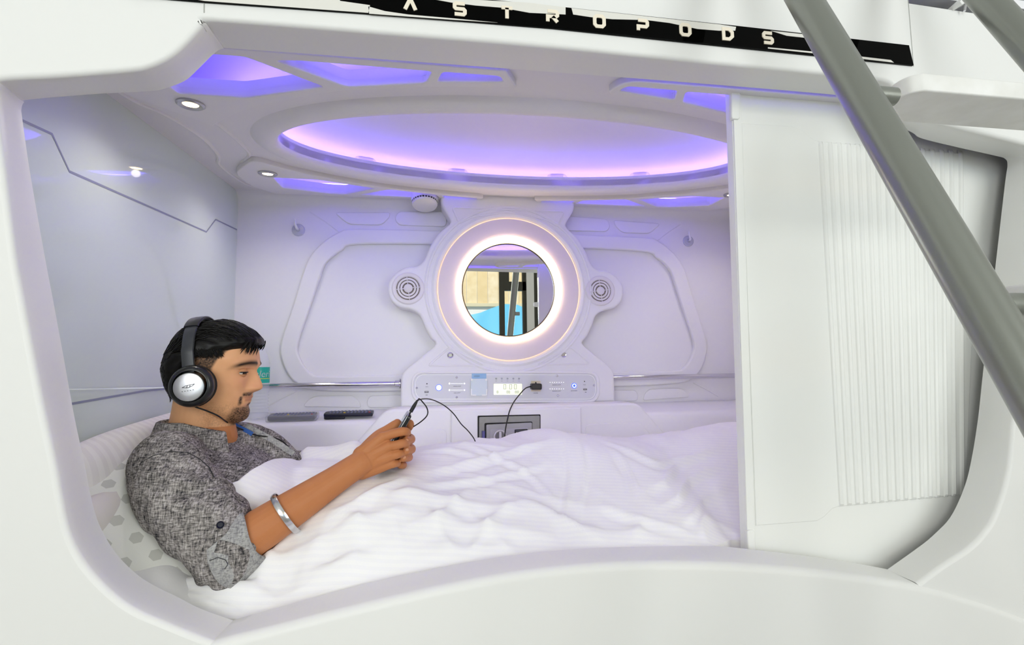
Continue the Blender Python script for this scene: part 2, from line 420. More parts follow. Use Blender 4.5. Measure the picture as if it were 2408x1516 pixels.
# little gussets standing on the rear rim in front of the LED
for px in (880, 1083, 1323, 1515, 1700):
    p = at(px, 432, pl=CEIL); u = (p[0] - xc(0)) / OA; t = math.asin(max(-1, min(1, math.sqrt(max(0, 1 - u * u)))))
    t = math.acos(max(-1, min(1, u)))
    nn = Vector((OB * math.cos(t), OA * math.sin(t), 0)).normalized(); tg = Vector((-nn.y, nn.x, 0)); o = Vector((xc(0) + OA * math.cos(t), OB * math.sin(t), 0))
    rows = []
    for d, w, h in ((0.0455, 0.016, 0.052), (0.047, 0.020, 0.062), (0.052, 0.028, 0.068), (0.060, 0.044, 0.074)):
        rows.append([CF @ (o + nn * d + tg * (w * s) + Vector((0, 0, hh))) for s, hh in ((-1, 0.03), (-1, h), (1, h), (1, 0.03))])
    MB().grid(rows).add(rows[0], [(0, 1, 2, 3)]).build('gusset', DM, ceiling)

# recessed downlights, each with its own warm lamp
for i, (u, v, lb) in enumerate(((-.838, -.262, 'round recessed downlight glowing warm in the front left ceiling corner'), (-.842, .258, 'small recessed warm downlight at the rear left of the ceiling'), (.838, -.262, 'recessed warm downlight in the front right ceiling corner behind the door'), (.842, .258, 'recessed warm downlight at the rear right of the ceiling behind the door'))):
    p = cw(u, v, -0.0085)
    t = thing('downlight', lb, 'downlight', p, 'warm downlights in the pod ceiling')
    Mx = frame_at(p, (0, 0.066, -1))
    MB().lathe([(0.030, -0.002), (0.030, 0.003), (0.026, 0.006), (0.020, 0.005), (0.016, 0.0015)], Mx, 28).build('bezel', mat('satin_nickel', 'b9b9bd', 0.3, 0.9), t)
    MB().lathe([(0.0005, 0.002), (0.017, 0.002)], Mx, 24).build('lens', mat('downlight_lens', 'fff0d0', 0.4, emit=(1.0, 0.72, 0.36), estr=14), t)
    l = bpy.data.lights.new('downlight_lamp', 'SPOT'); l.energy = 2.2; l.color = (1.0, 0.93, 0.82); l.spot_size = math.radians(150); l.spot_blend = 1.0; l.shadow_soft_size = 0.012
    o = bpy.data.objects.new('downlight_lamp', l); COL.objects.link(o); o.parent = t; o.location = (0, 0, -0.02)
# ================================================================== rear wall
BW = mat('rear_wall_plastic', 'f2f1f6', 0.42, spec=0.3)
back = struct('wall_back', MB().box((XL - 0.02, YB, 0.40), (XR + 0.02, YB + 0.05, 1.80)).me('bk'), BW)
def mirx(l): return [(2 * XC - x, z) for x, z in l][::-1]
def both(name, loops, Y, depth, bevel, m=BW, parent=back, res=4):
    for f in (lambda l: l, mirx):
        link(name, plate_mesh([f(l) for l in loops], frameY(Y), depth, bevel, res), m, parent)
# cove between wall and ceiling
rows = []
for k in range(9):
    a = k / 8 * math.pi / 2; rows.append([(x, YB - 0.05 + 0.05 * math.cos(a) - 0.0, zceil(YB) - 0.05 + 0.05 * math.sin(a) + 0.008) for x in (XL, XR)])
MB().grid(rows, flip=True).build('cove', BW, back, True)
# side panels: raised rounded border round a shallow field
PO = xz([(1040,543),(840,539),(797,547),(755,575),(728,608),(713,645),(690,720),(662,806),(664,846),(682,885),(702,902),(735,916),(857,920),(960,918)], YB - 0.01)
PI = xz([(1040,575),(840,575),(804,589),(768,618),(753,655),(728,728),(702,806),(705,839),(731,876),(771,884),(960,880)], YB - 0.01)
def smooth_open(l): 
    return [tuple(p) for p in spline(l, 5)]
both('panel_border', [smooth_open(PO) + smooth_open(PI)[::-1]], YB - 0.020, 0.022, 0.007)
# shallow moulded pockets above and below the panels
both('moulded_pocket', [rounded(xz([(786,500),(812,522),(823,528),(898,530),(916,512),(918,500)], YB), .02, 4)], YB - 0.006, 0.007, 0.004)
both('moulded_pocket', [rounded(xz([(936,498),(928,516),(938,530),(1050,534),(1050,498)], YB), .02, 4)], YB - 0.006, 0.007, 0.004)
both('moulded_pocket', [rounded(xz([(712,956),(726,938),(745,930),(832,929),(846,944),(850,958)], YB), .03, 4)], YB - 0.006, 0.007, 0.004)
both('moulded_pocket', [rounded(xz([(866,958),(862,944),(870,930),(950,927),(950,958)], YB), .03, 4)], YB - 0.006, 0.007, 0.004)
for pts in ([(728, 498), (760, 518), (797, 545)], [(700, 918), (660, 938), (625, 958)]):
    q = [np.array(p) for p in xz(pts, YB)]
    for s in (0, 1):
        MB().tube([((2 * XC - p[0]) if s else p[0], YB, p[1]) for p in q], 0.0022, 6).build('crease', BW, back)

# shelf along the rear wall, split by the console
zs0, zs1, ys = 0.838, 0.812, 1.88
prof = [(YB, zs0), (ys + 0.02, zs1 + 0.003), (ys + 0.008, zs1 - 0.002), (ys, zs1 - 0.012), (ys - 0.002, zs1 - 0.03), (ys - 0.004, 0.42)]
sh = struct('trim_2', MB().grid([[(XL, y, z), (XR, y, z)] for y, z in prof], flip=True).me('shelf'), BW, 60)

# console: proud central panel carrying mirror, vents and controls
YC = 1.985
half = [(1036,470),(1040,485),(1057,512),(1057,526),(1031,549),(1010,582),(998,610),(981,625),(955,628),(929,643),(913,669),(917,701),(938,721),(965,727),(987,740),(999,768),(1012,792),(1025,808),(1005,828),(960,864),(946,880),(943,900),(942,958)]
hx = xz(half, YC)
hl = [tuple(p) for p in spline(hx, 3)]
hl[0] = (hl[0][0], zceil(YC) + 0.02)
outl = hl + [(2 * XC - x, z) for x, z in hl][::-1]
RC = at(1192, 678, Y=YC); RX, RZ = XC, RC[2]
R_DISC = 0.284; R_HOLE = 0.213
console = thing('wall_console', 'white moulded console on the rear wall around the round mirror', 'console', (XC, YC, 0.9))
console['kind'] = 'structure'; console.name = 'trim_3'
del console['label']; del console['category']
link('console_body', plate_mesh([outl[::-1], circle2(RX, RZ, R_DISC + 0.012, 96)], frameY(YC), 0.088, 0.010, 5), BW, console)
# ring beads round the mirror disc
for R, rr, dy in ((R_DISC + 0.016, 0.012, 0.006), (R_DISC + 0.047, 0.007, 0.002)):
    MB().tube([(RX + R * math.cos(t), YC + dy, RZ + R * math.sin(t)) for t in np.linspace(0, 2 * math.pi, 97)], rr, 8).build('ring_bead', BW, console)
def bead_loop(px, r, parent=console, Y=YC, mirror=True):
    q = xz(px, Y)
    for s in ((0, 1) if mirror else (0,)):
        l = q if not s else mirx(q)
        l = rounded(l, 0.016, 4); l = l + [l[0]]
        MB().tube([(x, Y, z) for x, z in l], r, 6).build('bead', BW, parent)
bead_loop([(1058, 816), (1006, 860), (1140, 858), (1085, 832)], 0.0042)
q = xz([(1064, 488), (1080, 525), (1110, 510), (1192, 497)], YC); l = [(x, z) for x, z in q]
l = l[:-1] + [(2 * XC - x, z) for x, z in q][::-1]; top = [(2 * XC - q[0][0], q[0][1])]
l = rounded([q[0], q[1], q[2], q[3], (2 * XC - q[2][0], q[2][1]), (2 * XC - q[1][0], q[1][1]), (2 * XC - q[0][0], q[0][1])], .012, 4)
MB().tube([(x, YC, z) for x, z in l + [l[0]]], 0.0042, 6).build('bead', BW, console)
# stepped base under the console
YS = 1.862
bl = xz([(907,962),(820,1062),(780,1110),(780,1180)], YS)
base_out = rounded([(bl[0][0], bl[0][1])] + bl[1:] + [(2 * XC - x, z) for x, z in bl[::-1]], [.03, .01, .01, 0, 0, .01, .01, .03], 4)
link('console_base', plate_mesh([base_out], frameY(YS), 0.12, 0.010, 4), BW, console)
cq = xz([(1061, 964), (1061, 1120)], YS); ctr = rounded([cq[0], cq[1], (2 * XC - cq[1][0], cq[1][1]), (2 * XC - cq[0][0], cq[0][1])], .006, 3)
link('console_base_panel', plate_mesh([ctr], frameY(YS - 0.012), 0.016, 0.006, 3), BW, console)
q = xz([(905,1010),(862,1060),(850,1100),(1050,1100),(1050,1008)], YS)
for s in (0, 1):
    link('console_pocket', plate_mesh([rounded(q if not s else mirx(q), .02, 4)], frameY(YS - 0.004), 0.006, 0.003), BW, console)
# ================================================================== fittings and small things
def text_mesh(s, size, frame, depth=0.0004, align='CENTER', shear=0.0):
    cu = bpy.data.curves.new('t', 'FONT'); cu.body = s; cu.size = size; cu.extrude = depth / 2; cu.align_x = align; cu.align_y = 'CENTER'; cu.shear = shear; cu.resolution_u = 3
    o = bpy.data.objects.new('t', cu); COL.objects.link(o); me = evaluate(o); bpy.data.curves.remove(cu)
    me.transform(frame); return me
def disc(name, p, z, r, m, parent, h=0.002, n=24, prof=None):
    Mx = frame_at(p, z)
    return MB().lathe(prof or [(0.0003, h), (r * 0.85, h), (r, h * 0.4), (r, -0.001)], Mx, n).build(name, m, parent, 40)
def stroke(paths, w, frame, depth):
    """thick polylines (local 2D) -> one prism mesh"""
    b = MB()
    for path, closed in paths:
        P = [np.array(p, float) for p in path]; L = len(P); lo, hi = [], []
        for i in range(L):
            a = P[i - 1] if (closed or i > 0) else None; c = P[(i + 1) % L] if (closed or i < L - 1) else None
            d1 = (P[i] - a) if a is not None else (c - P[i]); d2 = (c - P[i]) if c is not None else d1
            d1 = d1 / np.linalg.norm(d1); d2 = d2 / np.linalg.norm(d2); n1 = np.array([-d1[1], d1[0]]); n2 = np.array([-d2[1], d2[0]])
            mt = n1 + n2; mt = mt / max(np.dot(mt, n1), 0.35) if np.linalg.norm(mt) > 1e-6 else n1
            lo.append(P[i] - mt * w / 2); hi.append(P[i] + mt * w / 2)
        ring = [[frame @ Vector((q[0], q[1], z)) for q, z in ((l, 0), (l, depth), (h, depth), (h, 0))] for l, h in zip(lo, hi)]
        if closed: ring.append(ring[0])
        b.grid(ring, closed=True)
        if not closed: b.add(ring[0], [(0, 1, 2, 3)]); b.add(ring[-1], [(3, 2, 1, 0)])
    bm = bmesh.new(); me = b.me(); bm.from_mesh(me); bmesh.ops.recalc_face_normals(bm, faces=bm.faces); bm.to_mesh(me); bm.free()
    return me
FY = lambda p, sc=1.0: frameY(p[1]) @ Matrix.Translation((p[0], p[2], 0)) @ Matrix.Scale(sc, 4)

# ---- sign on the fascia
GLOSS = mat('gloss_black_acrylic', '020202', 0.04, spec=0.06)
yS = YF - 0.005
sg = thing('name_sign', 'glossy black sign strip with spaced cream letters reading ASTROPODS above the opening', 'sign', at(1314, 90, Y=yS))
plateY('backing_strip', [[(300, -60), (300, -12), (480, 3), (900, 33), (1300, 65), (1731, 110), (2149, 153), (2138, 106), (1731, 60), (1250, 8), (900, -26), (600, -50)]], yS, 0.0049, 0.0006, GLOSS, sg)
CREAM = mat('cream_letter_acrylic', 'f6ecd9', 0.35)
G = {'A': [([(0, 0), (.5, 1), (1, 0)], 0)], 'S': [([(1, 1), (.13, 1), (0, .87), (0, .63), (.13, .5), (.87, .5), (1, .37), (1, .13), (.87, 0), (0, 0)], 0)],
     'T': [([(-.05, 1), (1.05, 1)], 0), ([(.5, 1), (.5, 0)], 0)], 'R': [([(0, 1), (.85, 1), (1, .87), (1, .62), (.85, .5), (0, .5), (0, 0)], 0), ([(.5, .5), (1, 0)], 0)],
     'O': [([(.2, 0), (0, .2), (0, .8), (.2, 1), (.8, 1), (1, .8), (1, .2), (.8, 0)], 1)], 'P': [([(0, 1), (.85, 1), (1, .85), (1, .55), (.85, .4), (0, .4), (0, 0)], 0)],
     'D': [([(0, 0), (0, 1), (.65, 1), (1, .7), (1, .3), (.65, 0)], 1)]}
for ch, px, py in zip('ASTROPODS', (965, 1081, 1192, 1299, 1409, 1511, 1611, 1711, 1805), (11, 22, 32, 40, 51, 61, 71, 81, 90)):
    c = at(px, py, Y=yS); w, h = 0.0185, 0.0205
    paths = [([((x - .5) * w, (z - .5) * h) for x, z in p], cl) for p, cl in G[ch]]
    link('letter', stroke(paths, 0.0067, FY(c), 0.0018), CREAM, sg)
REFL = mat('peeling_film', 'e9e7e0', 0.35)  # room reflections on the gloss strip, built as pale flat patches
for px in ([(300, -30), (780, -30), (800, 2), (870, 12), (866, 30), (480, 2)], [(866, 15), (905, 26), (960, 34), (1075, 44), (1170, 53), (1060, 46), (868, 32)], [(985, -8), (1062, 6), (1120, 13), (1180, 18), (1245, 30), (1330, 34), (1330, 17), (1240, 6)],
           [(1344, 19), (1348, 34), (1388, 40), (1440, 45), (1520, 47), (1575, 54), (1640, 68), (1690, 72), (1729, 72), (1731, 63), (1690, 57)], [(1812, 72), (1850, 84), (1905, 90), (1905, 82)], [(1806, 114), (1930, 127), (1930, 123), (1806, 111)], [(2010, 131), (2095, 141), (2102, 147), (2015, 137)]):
    plateY('film_patch', [px], yS - 0.0006, 0.0005, 0, REFL, sg)

# ---- ladder
STEEL = mat('brushed_grey_tube', '8f928b', 0.3, 0.55, bump=(300, 0.05))
def lad(y):
    return CAM + ray(1891 + .585 * y, y) / (1.25 + .00092 * y)
t0, t1 = Vector(lad(-230)), Vector(lad(1000)); dirn = (t1 - t0).normalized(); t1 = t0 + dirn * ((t0.z - 0.0) / -dirn.z)
ld = thing('ladder', 'grey steel tube ladder with white treads leaning against the pod front', 'ladder', (t1.x, t1.y, 0))
MB().tube([t0, t1], 0.0225, 28).build('rail', STEEL, ld)
off = Vector((0.385, 0, 0)); MB().tube([t0 + off, t1 + off], 0.0225, 28).build('rail', STEEL, ld)
TW = mat('white_tread_board', 'f4f4f2', 0.45, noise=(25, 'e6e5e0', 1.6))
tr = [at(x, y, Z=1.40)[:2] for x, y in ((2098, 250), (2108, 235), (2140, 220), (2175, 213), (2408, 232))]
tb = [at(x, y, Z=1.40)[:2] for x, y in ((2408, 303), (2240, 294), (2120, 287))]
xe = t0.x + 0.53
zt = lambda p: (p[0], p[1])
outl2 = [tb[2], tr[0], tr[1], tr[2], tr[3], (xe - .01, tr[3][1]), (xe, tr[3][1] + .02), (xe, tb[2][1])]
FZ = lambda z: Matrix(((1, 0, 0, 0), (0, 1, 0, 0), (0, 0, 1, z), (0, 0, 0, 1)))
link('tread', plate_mesh([spline(outl2[:5], 4) + outl2[5:]], FZ(1.428), 0.028, 0.003, 3), TW, ld)
def on_rail(z): return t0 + dirn * ((t0.z - z) / -dirn.z)
for z in (1.05, 0.75, 0.45, 0.18):
    p = on_rail(z + 0.015); x0_, x1_ = p.x + 0.05, p.x + 0.335
    o2 = rounded([(x0_, p.y + .06), (x0_, p.y - .05), (x1_, p.y - .05), (x1_, p.y + .06)], [.01, .03, .03, .01], 5)
    link('tread', plate_mesh([o2], FZ(z + 0.028), 0.030, 0.003, 3), TW, ld)
for z in (1.40, 1.05, 0.75, 0.45, 0.18):
    p = Vector(lad(222)) if z == 1.40 else on_rail(z + 0.006)
    for a, c in ((0.005, 0.052 if z == 1.40 else 0.066), (0.32, 0.38)):
        MB().tube([p + Vector((a, 0, 0)), p + Vector((c, 0, 0))], 0.0125, 20).build('pin', STEEL, ld)
# bracket in the gap above
bk = thing('ladder_bracket', 'small white bracket tab in the dark gap at the top right', 'bracket', at(2280, 10, Y=YF + 0.02))
q = [at(x, y, Y=YF - 0.005) for x, y in ((2241, 14), (2246, 22), (2278, 4), (2290, -12), (2270, -12))]
link('tab', plate_mesh([[(p[0], p[2]) for p in q]], frameY(YF - 0.02), 0.03, 0.001), WHITE, bk)
MB().tube([at(2274, -10, Y=YF - 0.01), at(2268, 26, Y=YF - 0.01)], 0.0025, 8).build('bolt', CHROME, bk)

# ---- round mirror with ring light
mr = thing('ring_mirror', 'round wall mirror with a glowing warm light ring and pale disc surround', 'mirror', (RX, YC, RZ))
DISCM = mat('blush_satin_disc', 'ece0e6', 0.4, spec=0.3)
link('surround_disc', plate_mesh([circle2(RX, RZ, R_DISC, 96), circle2(RX, RZ, R_HOLE, 96)], frameY(YC + 0.004), 0.006, 0.001), DISCM, mr)
MB().tube([(RX + (R_DISC + .001) * math.cos(t), YC + 0.003, RZ + (R_DISC + .001) * math.sin(t)) for t in np.linspace(0, 2 * math.pi, 97)], 0.0006, 6).build('edge_glow', mat('edge_light', 'ffe0d0', 0.5, emit=(1.0, 0.62, 0.45), estr=0.6), mr)
MF = frame_at((RX, YC, RZ), (0, -1, 0))
RING = mat('ring_diffuser', 'fff4e2', 0.5, emit=(1.0, 0.74, 0.44), estr=3.6)
MB().lathe([(R_HOLE + 0.001, -0.004), (R_HOLE - 0.001, 0.006), (R_HOLE - 0.005, 0.009), (R_HOLE - 0.010, 0.006), (R_HOLE - 0.012, -0.004), (R_HOLE - 0.016, -0.026), (0.190, -0.036)], MF, 96).build('light_ring', RING, mr, 60)
MIR = mat('silvered_mirror', 'f2f4f4', 0.0, 1.0)
MB().lathe([(0.0005, -0.034), (0.187, -0.034)], MF, 96).build('mirror_glass', MIR, mr, False)
MB().lathe([(0.186, -0.036), (0.186, -0.031), (0.1885, -0.030), (0.191, -0.033)], MF, 96).build('rim', mat('dark_chrome', '5a5654', 0.25, 1.0), mr)

# ---- air vents
VW = mat('vent_white', 'e8e4ea', 0.4)
for (px, py, lb) in ((960, 678, 'round white slotted air vent left of the ring mirror'), (1411.5, 683.5, 'round white slotted air vent right of the ring mirror')):
    c = at(px, py, Y=YC); v = thing('air_vent', lb, 'air vent', c, 'air vents beside the mirror'); Mx = frame_at(c, (0, -1, 0))
    MB().lathe([(0.062, -0.002), (0.062, 0.003), (0.058, 0.006), (0.048, 0.006), (0.0445, 0.003), (0.0440, -0.003)], Mx, 48).build('bezel', VW, v)
    MB().lathe([(0.0005, 0.0008), (0.0445, 0.0008)], Mx, 32).build('duct', mat('vent_shadow', '877e78', 0.7), v, False)
    for R in (0.0370, 0.0262):
        MB().lathe([(R + 0.0036, 0.001), (R + 0.0036, 0.006), (R - 0.0036, 0.006), (R - 0.0036, 0.001)], Mx, 40).build('louvre_ring', VW, v)
    for a in (0.12, 0.12 + math.pi / 2):
        d = Vector((math.cos(a), 0, math.sin(a))); 
        MB().tube([Vector(c) + d * s * 0.045 + Vector((0, -0.0055, 0)) for s in (-1, 1)], 0.0016, 6).build('spoke', VW, v)
    MB().lathe([(0.0005, 0.0075), (0.013, 0.0075), (0.0168, 0.005), (0.0168, 0.001)], Mx, 28).build('hub', VW, v)
# ---- bolts in the triangular fields
for px, py, lb in ((1059, 835, 'chrome push bolt in the triangle below left of the mirror'), (1325, 833.5, 'chrome push bolt in the triangle below right of the mirror')):
    c = at(px, py, Y=YC); v = thing('push_bolt', lb, 'bolt', c, 'chrome bolts under the mirror'); Mx = frame_at(c, (0, -1, 0))
    MB().lathe([(0.0115, -0.001), (0.0115, 0.003), (0.010, 0.004), (0.0075, 0.003)], Mx, 24).build('collar', CHROME, v)
    MB().lathe([(0.0005, 0.0045), (0.006, 0.0045), (0.0078, 0.0028)], Mx, 24).build('button', mat('pale_metal', 'c9c4b8', 0.3, 0.8), v)

# ---- control panel
def rrect(a, b, r, Y, n=6): 
    q = xz([(a[0], a[1]), (a[0], b[1]), (b[0], b[1]), (b[0], a[1])], Y); return rounded(q, r, n)
cp = thing('control_panel', 'long rounded white control panel with small screen and buttons under the mirror', 'control panel', at(1190, 945, Y=YC))
PW = mat('panel_satin_white', 'e3e4ea', 0.22, spec=0.5)
link('rim', plate_mesh([rrect((967, 872), (1410.5, 947), 0.05, YC - .006), rrect((973, 878), (1404, 941), 0.042, YC - .006)], frameY(YC - 0.008), 0.010, 0.004), BW, cp)
link('face', plate_mesh([rrect((972, 877), (1406, 942), 0.043, YC - .004)], frameY(YC - 0.004), 0.005, 0.0005), PW, cp)
YP = YC - 0.004
l = rrect((977, 881), (1400, 938), 0.036, YP); MB().tube([(x, YP, z) for x, z in l + [l[0]]], 0.0007, 6).build('light_line', mat('panel_line_light', 'ffffff', 0.3, emit=(1, 1, 1), estr=0.12), cp)
for px, py in ((980, 912), (1074, 887), (1074, 934), (1310, 883.5), (1312, 930), (1397, 905.5)):
    disc('screw', at(px, py, Y=YP), (0, -1, 0), 0.0046, CHROME, cp, prof=[(0.0003, 0.0042), (0.0022, 0.0038), (0.004, 0.002), (0.0047, -0.0005)])
for px, py in ((1004, 902), (1374.5, 896.5)): disc('jack_socket', at(px, py, Y=YP), (0, -1, 0), 0.0022, DARK, cp, 0.0006, 12)
for px, py in ((1003, 921.3), (1376, 915.2)):
    c = at(px, py, Y=YP - .0008); us = MB().box((c[0] - .0075, c[1], c[2] - .0033), (c[0] + .0075, c[1] + .001, c[2] + .0033)).build('usb_port', mat('port_grey', '6c6a70', 0.4), cp)
    MB().box((c[0] - .005, c[1] - .0004, c[2] - .0008), (c[0] + .005, c[1], c[2] + .0016)).build('tongue', mat('port_tongue', 'c4c2cc', 0.4), us)
BLUE = mat('button_blue', '3c5be0', 0.3, emit=(0.08, 0.16, 1.0), estr=0.9); WLIT = mat('button_lit', 'ffffff', 0.3, emit=(0.95, 1, 1), estr=0.8)
c = at(1032, 911, Y=YP); bt = disc('power_button', c, (0, -1, 0), 0.0122, BLUE, cp, 0.0022, 32); disc('button_cap', c, (0, -1, 0), 0.0108, WLIT, bt, 0.0034, 32)
c = at(1350, 906.5, Y=YP); bt = disc('power_button', c, (0, -1, 0), 0.0112, BLUE, cp, 0.0022, 32)
MB().lathe([(0.0083, 0.001), (0.0083, 0.0032), (0.0055, 0.0032), (0.0055, 0.001)], frame_at(c, (0, -1, 0)), 28).build('button_ring', WLIT, bt)
for y in (901.5, 917):
    for k in range(9):
        c = at(1062 + 3.1 * k, y, Y=YP); disc('level_mark', c, (0, -1, 0), 0.0013, WLIT, cp, 0.0006, 10)
    for x, rr in ((1057, .0033), (1092, .0029)): disc('level_icon', at(x, y, Y=YP), (0, -1, 0), rr, WLIT, cp, 0.0005, 14)
for y in (898.8, 914):
    for k in range(7): disc('level_mark', at(1293.5 + 5.3 * k, y, Y=YP), (0, -1, 0), 0.0015, WLIT, cp, 0.0006, 10)
INK = mat('caption_ink', '5a5a66', 0.6)
for s, px, py, sz in (('MIRROR LIGHT', 1075, 908, .0045), ('MAIN LIGHT', 1075, 923.5, .0045), ('USB', 1003, 928.5, .0045), ('PLUG', 1004, 909, .004), ('READING LIGHT', 1309, 904.6, .0048), ('READING LIGHT', 1309, 919.2, .0048), ('AIR OUTLET', 1350, 918.5, .0048), ('USB', 1377, 922, .0045), ('PLUG', 1374.5, 904.5, .004)):
    link('caption', text_mesh(s, sz, FY(at(px, py, Y=YP - .0003))), INK, cp)
for x in (1166.6, 1180, 1193.5, 1207.3, 1220.7):
    disc('menu_button', at(x, 890, Y=YP), (0, -1, 0), 0.0036, mat('button_grey', 'a9aab4', 0.35, 0.4), cp, 0.0022, 16)
    c = at(x, 895.5, Y=YP - .0002); MB().box((c[0] - .003, c[1], c[2] - .0004), (c[0] + .003, c[1] + .0003, c[2] + .0004)).build('caption', INK, cp)
LCD = mat('lcd_backlight', 'eef4d8', 0.25, emit=(0.88, 0.95, 0.72), estr=0.55)
scr = link('screen', plate_mesh([rrect((1161, 902), (1227.5, 928), 0.003, YP - .001)], frameY(YP - .001), 0.0015, 0.0003), LCD, cp)
SEG = mat('lcd_segment', 'a5aa9e', 0.4)
def seg0(px, py, h, w):
    c = at(px, py, Y=YP - .0013); p = [(-w, -h), (-w, h), (w, h), (w, -h)]
    link('digit', stroke([(p, 1)], 0.0016, FY(c), 0.0002), SEG, scr)
seg0(1187, 909, .0085, .0045); seg0(1201, 909, .0085, .0045); seg0(1212, 909, .0085, .0045)
for dy in (-3, 3): disc('digit', at(1194.5, 909 + dy, Y=YP - .0013), (0, -1, 0), 0.0009, SEG, scr, 0.0002, 8)
for x in (1170, 1193, 1197.5, 1213, 1218): seg0(x, 921.5, .004, .0022)

# ---- key card and its holder
kh = thing('card_holder', 'clear card holder on the control panel holding a pale blue card', 'card holder', at(1126, 930, Y=YP))
CLR = mat('frosted_clear_plastic', 'dfeaf2', 0.2, spec=0.5)
link('pocket', plate_mesh([rrect((1107, 890), (1146, 930.5), 0.009, YP - .006)], frameY(YP - .006), 0.0035, 0.0012), CLR, kh)
for x0_, x1_, y0_, y1_ in ((1107, 1112, 890, 895), (1141, 1146, 890, 895), (1107, 1110, 914, 930), (1143, 1146, 914, 930), (1110, 1120, 927, 930.5), (1133, 1143, 927, 930.5)):
    link('lip', plate_mesh([rrect((x0_, y0_), (x1_, y1_), 0.002, YP - .0075)], frameY(YP - .0075), 0.003, 0.0005), mat('holder_edge', 'f6f8fb', 0.25), kh)
kc = tag(link('key_card', plate_mesh([rrect((1109.5, 875), (1143.5, 926), 0.004, YP - .0015)], frameY(YP - .0015), 0.001, 0.0002), mat('pale_blue_card', 'a9cdea', 0.35, noise=(40, '8fb9e6', 1.5))), 'pale blue key card standing in the clear holder', 'card')
link('print', text_mesh('ASTROPODS', .004, FY(at(1121, 884, Y=YP - .0017))), INK, kc)

# ---- wall socket and charger
so = thing('wall_socket', 'cream socket plate behind the black charger on the control panel', 'socket', at(1260, 920, Y=YP))
link('plate', plate_mesh([rrect((1249, 895), (1271.5, 920), 0.001, YP - .001)], frameY(YP - .002), 0.003, 0.0006), mat('cream_socket', 'e8dcc4', 0.4), so)
MB().add([at(1257, 902, Y=YP - .0024), at(1260, 897, Y=YP - .0024), at(1263, 902, Y=YP - .0024)], [(0, 1, 2)]).build('earth_mark', DARK, so, False)
link('caption', text_mesh('POWER', .005, FY(at(1260, 924, Y=YP - .0003))), INK, so)
ch = thing('phone_charger', 'small black plug-in phone charger in the socket', 'charger', at(1261, 915, Y=YP - .03))
link('body', plate_mesh([rrect((1249.5, 901.5), (1274, 916), 0.006, YP - .03)], frameY(YP - .034), 0.032, 0.003), mat('charger_black', '2a2826', 0.4), ch)
link('plate', plate_mesh([rrect((1252.5, 904), (1271, 913), 0.003, YP - .034)], frameY(YP - .0348), 0.001, 0.0003), mat('charger_front', '3a3836', 0.5), ch)
CAB = mat('black_cable', '17171a', 0.45)
cpts = [at(1250, 909, Y=YP - .02), at(1243, 909.5, Y=YP - .03), at(1234, 914, Y=1.93), at(1222, 927, Y=1.90), at(1209, 944, Y=1.86), at(1199, 964, Y=1.83), at(1193.5, 985, Y=1.81), at(1188.5, 1010, Y=1.80), at(1186, 1040, Y=1.79)]
cc = tag(MB().tube(spline(cpts, 6), 0.0022, 8).build('charging_cable', CAB), 'thin black cable hanging from the charger down behind the duvet', 'cable')
rebase(cc, cpts[-1])

# ---- safe
sf_ = thing('safe', 'small grey steel safe with keypad set into the console base', 'safe', at(1197, 1060, Y=YS - .012))
yq = YS - 0.012
SG = mat('safe_grey', '9b9b98', 0.45, 0.2, noise=(60, '93938f', 2)); SG2 = mat('safe_door_grey', 'a6a5a8', 0.42, 0.2)
def rr2(px, r, Y): return rounded(xz(px, Y), r, 4)
link('surround', plate_mesh([rr2([(1123, 977), (1123, 1072), (1271, 1072), (1271, 974)], .004, yq)], frameY(yq - .0005), 0.002, 0), DARK, sf_)
link('frame', plate_mesh([rr2([(1126.5, 980), (1126.5, 1070), (1269, 1070), (1269, 976.5)], .004, yq)], frameY(yq - .003), 0.004, 0.001), SG, sf_)
link('door_gap', plate_mesh([rr2([(1139, 994), (1139, 1068), (1251.5, 1068), (1251.5, 990.5)], .005, yq)], frameY(yq - .0035), 0.002, 0), DARK, sf_)
dr = link('door', plate_mesh([rr2([(1143, 997.5), (1143, 1066), (1250.3, 1066), (1250.3, 992.5)], .005, yq)], frameY(yq - .008), 0.008, 0.0015), SG2, sf_)
link('inset', plate_mesh([rr2([(1152, 1008), (1152, 1064), (1240.5, 1064), (1240.5, 1003.5)], .004, yq)], frameY(yq - .0088), 0.002, 0.0006), mat('safe_inset', 'adabb4', 0.4), dr)
c = at(1176, 1026, Y=yq - .009); Mx = frame_at(c, (0, -1, 0))
MB().lathe([(0.0235, 0), (0.0235, 0.006), (0.021, 0.008), (0.018, 0.004), (0.017, 0.001)], Mx, 32).build('dial_ring', mat('dial_white', 'd9d6de', 0.35), dr)
MB().lathe([(0.0005, 0.001), (0.017, 0.001)], Mx, 24).build('dial_well', mat('dial_dark', '77757c', 0.5), dr, False)
MB().box((c[0] - .004, c[1] - .010, c[2] - .018), (c[0] + .004, c[1], c[2] + .018)).build('dial_grip', MATS['dial_white'], dr)
kp = link('keypad', plate_mesh([rr2([(1209, 1009), (1209, 1060), (1239.5, 1060), (1239.5, 1007.5)], .003, yq)], frameY(yq - .0115), 0.003, 0.0006), BLACKP, dr)
link('display', plate_mesh([rr2([(1211, 1010.5), (1211, 1013.5), (1237, 1012.5), (1237, 1009.5)], .001, yq)], frameY(yq - .0122), 0.001, 0.0002), mat('display_grey', '55565e', 0.2), kp)
for i in range(3):
    for j in range(4):
        x = 1215.5 + 9.4 * i; y = 1019 - .4 * i + 10.5 * j
        link('key', plate_mesh([rr2([(x - 3.4, y - 4), (x - 3.4, y + 4.5), (x + 3.4, y + 4.5), (x + 3.4, y - 4)], .0012, yq)], frameY(yq - .0128), 0.002, 0.0005), mat('key_silver', 'c6c5bd', 0.35), kp)
